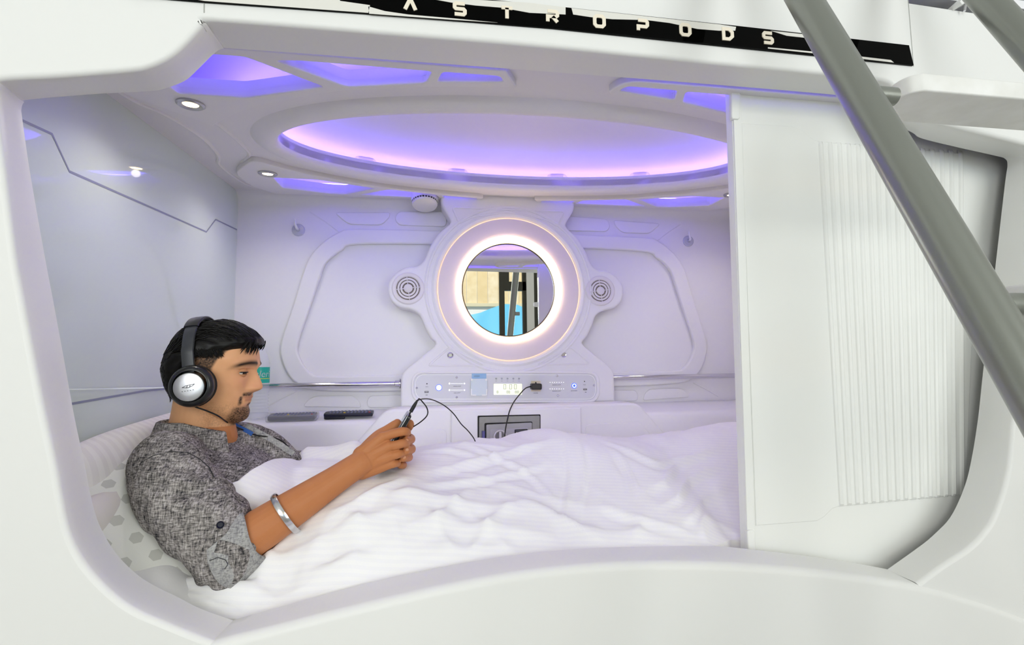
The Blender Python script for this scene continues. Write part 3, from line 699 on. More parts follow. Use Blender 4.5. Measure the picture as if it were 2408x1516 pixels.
c = at(1137, 1018, Y=yq - .006); MB().tube([(c[0], c[1], c[2] + .008), (c[0], c[1], c[2] - .03)], 0.0065, 12).build('hinge', mat('hinge_blue_grey', '6a6a9a', 0.3, 0.6), sf_)

# ---- chrome rails
zr, yr = 0.937, 2.02
for xa, xb, lb in ((XL, at(942, 903, Y=yr)[0], 'chrome towel rail on the rear wall left of the console'), (at(1431, 893, Y=yr)[0], XR, 'chrome towel rail on the rear wall right of the console')):
    rl_ = thing('towel_rail', lb, 'rail', ((xa + xb) / 2, yr, zr), 'chrome rails on the rear wall')
    z = zr if xa < 0 else zr + 0.008
    MB().tube([(xa, yr, z), (xb, yr, z)], 0.0098, 16).build('bar', CHROME, rl_)
    for x, s in ((xa, 1), (xb, -1)):
        MB().lathe([(0.019, 0), (0.019, 0.004), (0.013, 0.006), (0.013, 0.02), (0.0098, 0.022)], frame_at((x, yr, z), (s, 0, 0), (0, 0, 1)), 20).build('flange', CHROME, rl_)

# ---- hooks
HK = mat('clear_hook_plastic', 'c9cadd', 0.15, spec=0.6)
for px, py, lb in ((702, 541, 'round clear wall hook at the left of the rear wall'), (1618, 567, 'round clear wall hook at the right of the rear wall')):
    c = at(px, py, Y=YB); h = thing('wall_hook', lb, 'hook', c, 'hooks on the rear wall'); Mx = frame_at(c, (0, -1, 0))
    MB().lathe([(0.0245, 0), (0.0245, 0.003), (0.021, 0.006), (0.007, 0.007), (0.006, 0.018), (0.0005, 0.019)], Mx, 28).build('base', HK, h)
    MB().tube([Vector(c) + Vector(d) for d in ((0, -.012, 0), (-.002, -.024, .004), (-.006, -.028, .016), (-.008, -.028, .036))], [.005, .005, .0045, .0035], 10).build('hook_arm', mat('hook_pale', 'f1f1f8', 0.25), h)

# ---- smoke detector
c = at(999, 474, Y=2.0); sd_ = thing('smoke_detector', 'round white smoke detector under the ceiling beside the console', 'smoke detector', c)
Mx = frame_at(c, (0.0, -0.30, -1)) @ Matrix.Translation((0, 0, -0.012))
MB().lathe([(0.022, -0.03), (0.050, -0.028), (0.053, -0.004), (0.053, 0.010), (0.051, 0.016)], Mx, 40).build('base', mat('detector_white', 'f0eee9', 0.4), sd_)
MB().lathe([(0.048, 0.015), (0.048, 0.024)], Mx, 40).build('smoke_slot', mat('detector_shadow', '4a4650', 0.7), sd_)
for k in range(28):
    a = 2 * math.pi * k / 28
    p0_, p1_ = Mx @ Vector((.0495 * math.cos(a), .0495 * math.sin(a), .0145)), Mx @ Vector((.047 * math.cos(a), .047 * math.sin(a), .0245))
    MB().tube([p0_, p1_], 0.0022, 4).build('slot_bar', MATS['detector_white'], sd_)
MB().lathe([(0.050, 0.023), (0.047, 0.030), (0.036, 0.036), (0.018, 0.038), (0.0005, 0.0385)], Mx, 40).build('cover', MATS['detector_white'], sd_)

# ---- remotes on the shelf
tilt = math.atan2(zs0 - zs1, YB - ys)
def zshelf(y): return zs1 + 0.003 + (y - ys - .02) * (zs0 - zs1 - .003) / (YB - ys - .02)
def remote(px0, px1, py, Y, lb, wrapped):
    a, b_ = at(px0, py, Y=Y), at(px1, py, Y=Y); L = b_[0] - a[0]; c = ((a[0] + b_[0]) / 2, Y, zshelf(Y) + 0.0006)
    r_ = thing('remote_control', lb, 'remote', c, 'remote controls on the rear shelf')
    Mx = Matrix.Translation(c) @ Matrix.Rotation(tilt, 4, 'X')
    H = 0.017; w = 0.024
    o2 = rounded([(-L / 2, -w), (L / 2, -w), (L / 2, w), (-L / 2, w)], [.014 if not wrapped else .008, .004, .004, .014 if not wrapped else .008], 5)
    link('body', plate_mesh([o2], Mx @ Matrix.Translation((0, 0, H + .004)), H if wrapped else H - .004, 0.004), mat('remote_black', '1b1c30', 0.35), r_)
    if not wrapped:
        o3 = rounded([(-L / 2, -w * .9), (-.01, -w * .9), (-.02, w * .9), (-L / 2, w * .9)], [.014, .008, .008, .014], 5)
        link('battery_bulge', plate_mesh([o3], Mx @ Matrix.Translation((0, 0, 0.010)), 0.010, 0.004), MATS['remote_black'], r_)
    cols = (('8a8ea0', 0), ('c9b13a', 0), ('b04a50', 0))
    for i in range(12):
        for j in range(3):
            x = -L / 2 + .022 + i * (L - .034) / 11; y = -.013 + .013 * j
            m_ = mat('remote_key_red', 'a8444c', 0.5) if (i == 11 and j == 0) else mat('remote_key_yellow', 'c9b13a', 0.5) if (i == 4 and j == 0) else mat('remote_key_grey', '70748c', 0.5)
            k = MB().lathe([(0.0005, 0.0028), (0.0034, 0.0025), (0.004, 0)], Mx @ Matrix.Translation((x, y, H + .004)), 10).build('key', m_, r_, 50)
    if wrapped:
        wr_ = rounded([(-L / 2 - .006, -w - .006), (L / 2 + .008, -w - .004), (L / 2 + .006, w + .006), (-L / 2 - .006, w + .005)], .008, 4)
        link('plastic_wrap', plate_mesh([wr_], Mx @ Matrix.Translation((0, 0, H + .0055)), H + .006, 0.006), mat('cling_wrap', 'e8eaf4', 0.12, alpha=0.28, bump=(90, 0.9)), r_)
remote(633, 744, 975, 1.925, 'dark remote control wrapped in clear plastic on the shelf', True)
remote(763, 878, 973, 1.935, 'bare black remote control with rows of keys on the shelf near the console', False)

# ---- water bottle
bc = at(607, 960, Y=1.955); bc[2] = zshelf(1.955)
wb_ = thing('water_bottle', 'clear plastic water bottle with a teal label on the shelf behind the man', 'bottle', bc)
Mx = Matrix.Translation(bc); PET = mat('clear_pet', 'eef2fa', 0.08, alpha=0.22, spec=0.7)
prof = [(0.0005, 0.004), (0.020, 0.0), (0.030, 0.004), (0.0335, 0.012)]
z = 0.02
while z < 0.09:
    prof += [(0.0335, z), (0.0315, z + .004), (0.0335, z + .008)]; z += .011
prof += [(0.034, .100), (0.034, .185), (0.033, .190), (0.0345, .198), (0.031, .215), (0.022, .238), (0.0135, .252), (0.0130, .262)]
MB().lathe(prof, Mx, 36).build('bottle_body', PET, wb_, 30)
zl0 = at(607, 900.5, Y=1.925)[2] - bc[2]; zl1 = at(607, 863, Y=1.925)[2] - bc[2]
lbm = MB().lathe([(0.0349, zl0), (0.0349, zl1)], Mx, 48).build('label', mat('teal_label', '1fb5a0', 0.35), wb_)
tm = text_mesh('Bisleri', 0.033, Matrix.Identity(4), 0.0003, shear=0.2)
for v in tm.vertices:   # wrap the lettering round the bottle
    a = v.co.x / 0.0352 + 0.30; zz = v.co.y
    v.co = Mx @ Vector((0.0352 * math.sin(a), -0.0352 * math.cos(a), (zl0 + zl1) / 2 + .003 + zz))
link('lettering', tm, mat('label_white', 'f4fbf6', 0.4), lbm)
MB().lathe([(0.0352, zl0 + .014), (0.0352, zl0 + .0165)], Mx, 48).build('yellow_line', mat('label_yellow', 'c9d94a', 0.4), lbm)
MB().lathe([(0.0150, .258), (0.0150, .272), (0.0140, .274), (0.0005, .2745)], Mx, 28).build('cap', mat('teal_cap', '2ab7a4', 0.4), wb_)
# ================================================================== the man
def remesh(b, voxel, smooth=4, fac=0.5):
    o = bpy.data.objects.new('tmp', b.me('tmp')); COL.objects.link(o)
    bm = bmesh.new(); bm.from_mesh(o.data); bmesh.ops.remove_doubles(bm, verts=bm.verts, dist=1e-6); bmesh.ops.recalc_face_normals(bm, faces=bm.faces); bm.to_mesh(o.data); bm.free()
    md = o.modifiers.new('r', 'REMESH'); md.mode = 'VOXEL'; md.voxel_size = voxel
    if smooth:
        sm = o.modifiers.new('s', 'SMOOTH'); sm.factor = fac; sm.iterations = smooth
    return evaluate(o)
def ball(b, c, r, n=16, sc=(1, 1, 1), rot=None):
    c = Vector(c); rows = []
    for i in range(n + 1):
        th = math.pi * i / n; rows.append([])
        for j in range(2 * n):
            ph = math.pi * j / n; v = Vector((math.sin(th) * math.cos(ph) * sc[0], math.sin(th) * math.sin(ph) * sc[1], math.cos(th) * sc[2])) * r
            rows[-1].append(c + (rot @ v if rot else v))
    b.grid(rows, closed=True)
def limb(b, pts, radii, n=18, caps=True):
    """capsule chain with rounded ends"""
    pts = [Vector(p) for p in pts]
    sp = spline([tuple(p) + (r,) for p, r in zip(pts, radii)], 5)
    b.tube([q[:3] for q in sp], [q[3] for q in sp], n, True)
    if caps:
        ball(b, pts[0], radii[0], 10); ball(b, pts[-1], radii[-1], 10)
def ivals(x, xs, ys_): return float(np.interp(x, xs, ys_))

person = thing('person', 'man in a grey woven shirt and headphones reclining in bed holding a phone', 'person', P(700, 1230, 1.27))

# ---------- head in photo-like units: a forward, y across (minus = camera side), b up; 1 unit = one photo pixel at the head
HS = 0.000968; HC = P(507, 875, 1.27); AX = 0.89
def H(a, y, b_): return HC + Vector((a * AX * HS, y * HS, b_ * HS))
prof_b = [112, 106, 95, 80, 62, 52, 38, 23, 18, 10, 2, -8, -16.5, -27, -35, -41, -45, -49.5, -54, -59, -64, -69, -74.6, -80, -85, -90, -97, -104, -111, -117, -120]
prof_f = [10, 40, 66, 86, 98, 102, 105, 107, 108, 105, 103, 108, 112.5, 117, 119.5, 117, 109, 94, 92.5, 94, 89.5, 89.5, 87, 81.5, 83.5, 86.5, 86.5, 85, 80, 70, 56]
base_b = [112, 106, 95, 80, 62, 52, 38, 23, 0, -20, -40, -60, -80, -95, -110, -117, -120]
base_f = [8, 38, 64, 84, 95, 99, 101, 100, 93, 89, 86, 83, 79, 79, 68, 56, 46]
back_b = [112, 106, 95, 80, 50, 20, 0, -30, -50, -65, -80, -95, -108, -117, -120]
back_a = [-8, -36, -62, -84, -101, -108, -109, -101, -88, -70, -46, -12, 16, 32, 40]
wid_b = [112, 106, 95, 80, 60, 30, 0, -25, -45, -65, -80, -95, -108, -117, -120]
wid_w = [16, 36, 52, 65, 74, 79, 76, 71, 66, 60, 53, 44, 33, 20, 9]
rb, rf, rk, rw = [x[::-1] for x in (prof_b, prof_f, back_a, wid_w)]
def head_pt(b_, th):
    ff = ivals(b_, prof_b[::-1], prof_f[::-1]); bf = ivals(b_, base_b[::-1], base_f[::-1]); bk = ivals(b_, back_b[::-1], back_a[::-1]); w = ivals(b_, wid_b[::-1], wid_w[::-1])
    am = bk + (bf - bk) * 0.46; c, s = math.cos(th), math.sin(th)
    e = 2 / 2.35
    y = w * math.copysign(abs(s) ** e, s)
    if c >= 0:
        a = am + (bf - am) * abs(c) ** (2 / 2.5)
    else:
        a = am - (am - bk) * abs(c) ** (2 / 2.1)
    if c > 0:
        # nose / lips / chin / brow as narrow ridges on the base face
        dlt = ff - bf
        if -47 <= b_ <= 8: sg = ivals(b_, [-47, -40, -33, -20, -5, 8], [15, 17, 14, 11.5, 11, 15])
        elif b_ > 8: sg = 46
        else: sg = ivals(b_, [-120, -100, -84, -76, -66, -55, -47.5], [24, 26, 24, 22, 25, 24, 20])
        a += dlt * math.exp(-(y / sg) ** 2)
        # alar wings, eye sockets, cheekbones, mouth corners
        a += 6.5 * math.exp(-((abs(y) - 14.5) / 6) ** 2 - ((b_ + 38) / 7.5) ** 2)
        a -= 10.5 * math.exp(-((abs(y) - 31) / 15) ** 2 - ((b_ - 1) / 10.5) ** 2)
        a += 5.0 * math.exp(-((abs(y) - 34) / 20) ** 2 - ((b_ - 19) / 6) ** 2)
        a += 4.5 * math.exp(-((abs(y) - 44) / 16) ** 2 - ((b_ + 25) / 15) ** 2)
        a -= 3.0 * math.exp(-((abs(y) - 27) / 8) ** 2 - ((b_ + 62) / 8) ** 2)
    return a, y, b_
NB_, NT = 120, 132
bs = np.concatenate([np.linspace(112.5, 100, 8)[:-1], np.linspace(100, 30, 26)[:-1], np.linspace(30, -112, 92)[:-1], np.linspace(-112, -120, 6)])
hb = MB(); rows = []
for b_ in bs:
    rows.append([H(*head_pt(float(b_), 2 * math.pi * k / NT)) for k in range(NT)])
hb.grid(rows, closed=True)
k0 = 0; hb.f.append(tuple(range(NT))[::-1]); kl = len(hb.v) - NT; hb.f.append(tuple(kl + j for j in range(NT)))
# ears (the near one sits under the ear cup)
for s in (-1, 1):
    ball(hb, H(-8, s * 76, -20), 1, 12, (0.017, 0.008, 0.030))
# neck
NBs = P(452, 1010, 1.275)
limb(hb, [H(-30, 0, -10), H(-34, 0, -70), NBs + Vector((0.010, 0, 0.0)), NBs + Vector((-0.01, 0, -0.08))], [0.052, 0.0535, 0.059, 0.072], 28)
limb(hb, [H(-6, 0, -60), H(4, 0, -98), NBs + Vector((0.055, 0, -.02))], [0.038, 0.036, 0.040], 20)

# ---------- right arm and hand (camera side), left hand behind
Rs, Re, Rw = P(392, 1098, 1.135), P(530, 1300, 1.045), P(846, 1090, 1.125)
def arm_r(t): return Re + (Rw - Re) * t
limb(hb, [Re + (Rs - Re) * .2, Re, arm_r(.12), arm_r(.3), arm_r(.55), arm_r(.8), Rw], [0.040, 0.042, 0.0415, 0.0395, 0.034, 0.0285, 0.0262], 24)
YH = 1.128
def hp(x, y, dy): return P(x, y, YH + dy)
knuck = {'i': hp(899, 1028, 0.004), 'm': hp(913, 1049, -.001), 'r': hp(918, 1071, .001), 'p': hp(913, 1092, .006)}
for k, (wx, wy, dy) in {'i': (852, 1070, .006), 'm': (852, 1082, .002), 'r': (852, 1094, .003), 'p': (852, 1104, .008)}.items():
    limb(hb, [hp(wx, wy, dy), (hp(wx, wy, dy) + knuck[k]) / 2 + Vector((0, 0.001, 0)), knuck[k]], [0.0205, 0.0165, 0.0118 if k != 'p' else 0.0105], 14)
limb(hb, [Rw, hp(862, 1080, .006), hp(885, 1065, .006)], [0.0262, 0.027, 0.020], 18)
def finger(root, pts, r0, r1):
    ps = [root] + [hp(*q) for q in pts]; n = len(ps); limb(hb, ps, [r0 + (r1 - r0) * i / (n - 1) for i in range(n)], 14)
finger(knuck['i'], [(925, 1019, .000), (948, 1014, .002), (957, 1016, .022), (953, 1017, .048)], 0.0106, 0.0084)
finger(knuck['m'], [(932, 1046, -.004), (947, 1042, .000), (954, 1044, .020), (948, 1044, .044)], 0.0104, 0.0084)
finger(knuck['r'], [(931, 1069, -.002), (940, 1066, .003), (945, 1068, .022), (938, 1067, .042)], 0.0098, 0.0080)
finger(knuck['p'], [(923, 1091, .004), (930, 1089, .010), (934, 1089, .026), (928, 1087, .042)], 0.0090, 0.0074)
limb(hb, [hp(860, 1064, .012), hp(889, 1030, .030), hp(912, 1012, .040), hp(928, 1000, .044), hp(934, 995, .046)], [0.020, 0.0165, 0.0128, 0.0112, 0.0098], 16)
# left arm under the duvet, left hand cupping the phone from behind
Ls = P(520, 1010, 1.46); Le = P(700, 1105, 1.44); Lw = hp(868, 1078, .165)
limb(hb, [Le, (Le + Lw) / 2 + Vector((0, 0, -.01)), Lw], [0.036, 0.034, 0.027], 18)
lk = {'i': hp(905, 1020, .118), 'm': hp(918, 1040, .122), 'r': hp(920, 1060, .122), 'p': hp(915, 1080, .118)}
for k, (x, y) in {'i': (872, 1065), 'm': (872, 1074), 'r': (872, 1083), 'p': (872, 1092)}.items():
    limb(hb, [hp(x, y, .155), (hp(x, y, .155) + lk[k]) / 2, lk[k]], [0.020, 0.016, 0.013], 12)
finger(lk['i'], [(938, 1024, .118), (962, 1028, .100), (967, 1033, .066), (960, 1036, .034), (954, 1037, .016)], 0.0104, 0.0088)
finger(lk['m'], [(945, 1048, .118), (964, 1052, .098), (968, 1056, .064), (962, 1058, .034), (955, 1059, .016)], 0.0104, 0.0088)
finger(lk['r'], [(940, 1070, .116), (958, 1073, .096), (962, 1075, .064), (956, 1076, .036), (948, 1077, .020)], 0.0098, 0.0082)
finger(lk['p'], [(930, 1090, .112), (944, 1092, .094), (948, 1093, .066), (942, 1093, .044)], 0.0102, 0.0080)
limb(hb, [hp(880, 1062, .140), hp(925, 1026, .112), hp(953, 1008, .092), hp(962, 1000, .078), hp(963, 996, .070)], [0.019, 0.0155, 0.0125, 0.0112, 0.0100], 14)
body_me = remesh(hb, 0.0015, 3, 0.5)
# colour zones stored on the mesh: skin, lips, brows, beard shadow, faded side hair
nv = len(body_me.vertices); co = np.empty(nv * 3); body_me.vertices.foreach_get('co', co); co = co.reshape(-1, 3)
loc = (co - np.array(HC)) / HS; A_ = loc[:, 0] / AX; Yq = loc[:, 1]; B_ = loc[:, 2]
inhead = (B_ > -124) & (A_ > -125) & (np.abs(Yq) < 100) & (A_ < 130)
def gauss(x, s): return np.exp(-(x / s) ** 2)
def sstep(x, a, b): 
    t = np.clip((x - a) / (b - a), 0, 1); return t * t * (3 - 2 * t)
ay = np.abs(Yq)
nz1 = np.array([fnoise(p[0] * 420, p[1] * 420, p[2] * 420) for p in co]); nz2 = np.array([fnoise(p[0] * 60, p[1] * 60, p[2] * 60) for p in co])
front = sstep(A_, 20, 45)
lips = inhead * (gauss(B_ + 59.5, 3.0) * sstep(26 - ay, 0, 6) * 0.55 + gauss(B_ + 66, 3.6) * sstep(23 - ay, 0, 6) * 0.6) * (A_ > 60)
brow_c = 22 - 0.010 * (ay - 32) ** 2 * (ay > 32) - 0.06 * (20 - np.minimum(ay, 20))
brow = inhead * gauss(B_ - brow_c + 1, 6.0) * sstep(ay, 6, 13) * sstep(68 - ay, 0, 16) * (A_ > 20)
must = inhead * gauss(B_ + 52.5, 4.4) * sstep(32 - ay, 0, 8) * sstep(ay, 1.5, 6) * (A_ > 60)
must = np.maximum(must, inhead * gauss(ay - 30, 4.0) * sstep(B_, -82, -72) * sstep(-54 - B_, 0, 6) * (A_ > 55))
chinb = inhead * sstep(-76 - B_, 0, 12) * sstep(A_, 36, 60) * sstep(48 - ay, 0, 18)
chinb = np.maximum(chinb, inhead * gauss(B_ + 77, 4) * sstep(10 - ay, 0, 4) * (A_ > 70))
jaw = inhead * sstep(-62 - B_, 0, 26) * sstep(A_, -30, 10) * 0.30
a_lim = np.interp(B_, [-30, -22, -14, 10, 30, 48, 60], [2, 14, 22, 27, 40, 58, 90])
fade = inhead * sstep(a_lim - A_, 0, 9) * np.interp(B_, [-34, -22, 0, 20], [0, .62, .88, 1.0])
fade = np.maximum(fade, inhead * sstep(-30 - A_, 0, 20) * sstep(B_, -72, -44))
hairm = np.clip(np.maximum.reduce([brow * 1.0, np.clip(must * 1.25, 0, 1) * (0.85 + .4 * nz1), (1 - (1 - chinb) ** 2) * 0.95 * (0.85 + .4 * nz1), jaw * (0.6 + .8 * nz1), fade * (0.88 + .25 * nz1)]), 0, 1)
skin = np.array(lin('ebb184')[:3]); skin_d = np.array(lin('d29666')[:3]); lipc = np.array(lin('a8604c')[:3]); dark = np.array(lin('1d1512')[:3]); pink = np.array(lin('dd9470')[:3])
arm_part = ~inhead
tone = np.clip(0.35 + 0.5 * nz2, 0, 1)[:, None]
colr = skin * (1 - tone * .45) + skin_d * tone * .45
blush = (inhead * (gauss(ay - 40, 20) * gauss(B_ + 22, 16) + gauss(ay, 14) * gauss(B_ + 34, 10)))[:, None] * 0.35
colr = colr * (1 - blush) + pink * blush
armt = (arm_part * 0.72)[:, None]; colr = colr * (1 - armt) + np.array(lin('ad612a')[:3]) * armt
colr = colr * (1 - lips[:, None]) + lipc * lips[:, None]
colr = colr * (1 - hairm[:, None]) + dark * hairm[:, None]
att = body_me.color_attributes.new('zones', 'FLOAT_COLOR', 'POINT')
att.data.foreach_set('color', np.concatenate([colr, np.ones((nv, 1))], 1).ravel())
SK = mat('skin', 'c98a58', 0.5, spec=0.35, bump=(450, 0.10), sss=0.12)
nt = SK.node_tree; an = nt.nodes.new('ShaderNodeVertexColor'); an.layer_name = 'zones'; nt.links.new(an.outputs['Color'], nt.nodes['Principled BSDF'].inputs['Base Color'])
body = link('body', body_me, SK, person, True)

# fingernails of the far hand
NAIL = mat('fingernail', 'cf9674', 0.35)
for x, y, dy in ((956, 1035, .0078), (957, 1057, .0078), (950, 1075, .0125)):
    c_ = hp(x, y, dy); nb_ = MB(); ball(nb_, c_, 1, 8, (0.0042, 0.0016, 0.0034)); nb_.build('fingernail', NAIL, person, True)
# ---------- eyes
EW = mat('eye_white', 'cfc4bc', 0.2); EI = mat('iris_brown', '2a1710', 0.1)
for s in (-1, 1):
    ec = H(75, s * 31, -1); R = 12.2 * HS
    eb = MB(); ball(eb, ec, R, 14); e_ = eb.build('eye', EW, person, True)
    gd = Vector((1, -0.30, -0.26)).normalized(); Mx = frame_at(ec, gd)
    ib = MB().lathe([(0.0003, R * 1.02), (R * .30, R * 0.98), (R * .52, R * .875), (R * .62, R * .78)], Mx, 20); ib.build('iris', EI, e_, True)
    for nm, t0_, t1_, rr in (('upper_lid', 0.02, 1.52, 1.13), ('lower_lid', 1.90, 3.1, 1.10)):
        rows = []
        for i in range(9):
            th = t0_ + (t1_ - t0_) * i / 8
            rows.append([ec + Vector((math.sin(th) * math.cos(ph), math.sin(th) * math.sin(ph), math.cos(th))) * R * rr for ph in np.linspace(-1.75, 1.75, 20)])
        MB().grid(rows).build(nm, mat('eyelid_skin', 'c48d63', 0.5, spec=0.3), e_, True)
    lash = [ec + Vector((math.sin(1.54) * math.cos(ph), math.sin(1.54) * math.sin(ph), math.cos(1.54) - .02 * 0)) * R * 1.15 for ph in np.linspace(-1.5, 1.5, 16)]
    MB().tube(lash, [0.0003] + [0.0013] * 14 + [0.0003], 6).build('eyelash', mat('lash_black', '14100e', 0.6), e_)

# ---------- hair
HAIR = mat('black_hair', '080605', 0.42, spec=0.3)
hf_b = [-58, -20, 20, 44, 50, 56, 62, 68, 78, 90, 100, 110, 117, 121, 123.5]
hf_a = [-62, -34, -6, 44, 86, 100, 110, 117, 114, 99, 87, 68, 50, 36, 26]
hk_b = [-58, -53, -30, 7, 42, 76, 90, 100, 108, 113, 118, 123.5]
hk_a = [-92, -95, -108, -117.5, -113, -99, -88, -78, -64, -48, -14, 14]
hw_b = [-58, -30, 0, 40, 60, 80, 95, 108, 117, 123.5]
hw_w = [50, 66, 78, 84.5, 83, 76, 66, 50, 34, 12]
def hair_pt(b_, th, g=0.0):
    f, k, w = ivals(b_, hf_b, hf_a), ivals(b_, hk_b, hk_a), ivals(b_, hw_b, hw_w)
    am = k + (f - k) * 0.5; c, s = math.cos(th), math.sin(th)
    return Vector((am + (f - am + g) * math.copysign(abs(c) ** .86, c) if c > 0 else am - (am - k + g) * abs(c) ** .9, (w + g) * math.copysign(abs(s) ** .86, s), b_))
hbm = MB(); rows = []; NH = 120
for b_ in np.concatenate([np.linspace(-58, 40, 40)[:-1], np.linspace(40, 123.5, 50)]):
    r_ = []
    for k in range(NH):
        th = 2 * math.pi * k / NH; p = hair_pt(float(b_), th)
        # combed ridges running front to back
        u = p.y * 0.22 + 0.03 * p.x; g = 2.2 * fnoise(u, p.x * 0.012, b_ * 0.05) + 1.1 * fnoise(u * 2.4, p.x * 0.03, b_ * .09 + 7)
        if b_ < 40: g *= 0.5
        n_ = Vector((math.cos(th), math.sin(th), 0.5)); p = p + n_ * g
        r_.append(H(p.x, p.y, p.z))
    rows.append(r_)
hbm.grid(rows, closed=True); hbm.f.append(tuple(range(NH))[::-1]); kl = len(hbm.v) - NH; hbm.f.append(tuple(kl + j for j in range(NH)))
hair = hbm.build('hair', HAIR, person, True)
# strands combed forward over the top, a few hanging over the forehead
rs = random.Random(7); sb_ = MB()
def strand(pts, r):
    sb_.tube(pts, [r * .5] + [r] * (len(pts) - 2) + [r * .12], 3, False)
bvh_h = BVHTree.FromPolygons([Vector(v) for v in hbm.v], hbm.f)
def on_hair(a, y, lift):
    o_ = H(a, y, 160); h_ = bvh_h.ray_cast(o_, Vector((0, 0, -1)), 0.2)
    return (h_[0] + h_[1] * lift) if h_[0] is not None else None
for i in range(1100):
    y = rs.uniform(-80, 80); a0 = rs.uniform(-104, 78); ln = rs.uniform(26, 62); pts = []; drift = rs.uniform(-.22, .12)
    lf = rs.uniform(0.0002, 0.0022)
    for k in range(6):
        t = k / 5; q = on_hair(a0 + ln * t, y * (1 - .04 * t) + drift * ln * t, lf * math.sin(math.pi * min(1, .25 + t * .9)) + 0.0003)
        if q is None: break
        pts.append(q)
    if len(pts) > 3: strand(pts, rs.uniform(0.0006, 0.0012))
for i in range(70):          # fringe
    y0 = rs.uniform(-60, 40); a0 = rs.uniform(92, 112); pts = []
    drop = rs.uniform(10, 26) if y0 < -5 else rs.uniform(4, 14)
    for k in range(6):
        t = k / 5; pts.append(H(a0 + 8 * t - 10 * t * t - 0.004 * y0 * y0 * t * .8, y0 - 9 * t * rs.uniform(.6, 1.2), 76 - (12 + drop) * t + rs.uniform(-.6, .6)))
    strand(pts, rs.uniform(0.0008, 0.0014))
for i in range(520):         # clipped hair blending the cap into the shaved side
    a = rs.uniform(-60, 44); sd_y = -1 if rs.random() < .75 else 1
    w_ = ivals(50, hw_b, hw_w) * math.sqrt(max(0.02, 1 - ((a + 8) / 108) ** 2)) ** .86; b0 = rs.uniform(42, 54); dl = rs.uniform(5, 15)
    pts = [H(a, sd_y * w_ * 1.0, b0), H(a + 3, sd_y * (w_ + 1.0), b0 - dl * .5), H(a + rs.uniform(2, 8), sd_y * (w_ - 2.5), b0 - dl)]
    strand(pts, 0.0007)
for i in range(160):         # short cropped edge at the nape and side
    b_ = rs.uniform(-58, 40); th = rs.uniform(1.5, 2.9) * -1; p = hair_pt(b_, th, -1.0); q = hair_pt(b_ - rs.uniform(5, 10), th, 0.8)
    strand([H(*p), H(*((p + q) / 2)), H(*q)], 0.0007)
st = sb_.build('hair_strands', HAIR, person, True); st['kind'] = 'stuff'

# ---------- shirt
sh_b = MB()
T0, T1 = Vector((-0.512, 1.285, 0.768)), Vector((-0.235, 1.285, 0.600))
tx = (T1 - T0).normalized(); tn = Vector((-tx.z, 0, tx.x)); rows = []
for s_, hw, hd, lift in ((-0.09, .085, .045, -.005), (-0.06, .135, .070, .0), (-0.02, .172, .086, .0), (0.06, .188, .097, .002), (0.14, .184, .098, .0), (0.22, .172, .094, -.004), (0.30, .165, .09, -.008), (0.36, .155, .08, -.01)):
    c = T0 + tx * s_ + tn * lift; rows.append([c + Vector((0, 1, 0)) * hw * math.copysign(abs(math.sin(t)) ** .85, math.sin(t)) + tn * hd * math.copysign(abs(math.cos(t)) ** .85, math.cos(t)) for t in np.linspace(0, 2 * math.pi, 41)[:-1]])
sh_b.grid(rows, closed=True); sh_b.f.append(tuple(range(40))[::-1]); kl = len(sh_b.v) - 40; sh_b.f.append(tuple(kl + j for j in range(40)))
cov = MB(); cov.v = list(sh_b.v); cov.f = list(sh_b.f)
limb(sh_b, [NBs + Vector((-.005, 0, -.048)), NBs + Vector((0.005, 0, -.075)), T0 + Vector((0.02, 0, 0.0))], [0.062, 0.078, 0.09], 24)
limb(sh_b, [NBs + Vector((-.01, -.02, -.055)), (NBs + Rs) / 2 + Vector((0, 0, -.030)), Rs + Vector((.0, .01, -.006))], [0.048, 0.058, 0.070], 20)
limb(sh_b, [NBs + Vector((.0, .02, -.055)), (NBs + Ls) / 2 + Vector((0.0, 0, -.055)), Ls + Vector((-.04, .0, -.06))], [0.048, 0.058, 0.064], 20)
limb(sh_b, [Rs, Rs + (Re - Rs) * .3 + Vector((-.006, -.006, .0)), Rs + (Re - Rs) * .65, Re + Vector((0.0, .0, .0))], [0.068, 0.076, 0.074, 0.062], 26)
limb(sh_b, [Ls + Vector((-.04, 0, -.06)), (Ls + Le) / 2 + Vector((-.01, 0, -.05)), Le], [0.064, 0.056, 0.048], 20)
limb(sh_b, [NBs + Vector((.03, .02, -.06)), P(600, 1042, 1.36), P(668, 1088, 1.36)], [0.06, 0.05, 0.042], 20)
limb(cov, [Ls + Vector((-.04, 0, -.06)), (Ls + Le) / 2 + Vector((-.01, 0, -.05)), Le], [0.064, 0.056, 0.048], 20)
limb(cov, [Le, (Le + Lw) / 2 + Vector((0, 0, -.01)), Le + (Lw - Le) * .8], [0.042, 0.038, 0.032], 18)
bvh_cover = BVHTree.FromPolygons([Vector(v) for v in cov.v], cov.f)
shirt_me = remesh(sh_b, 0.004, 8, 0.5)
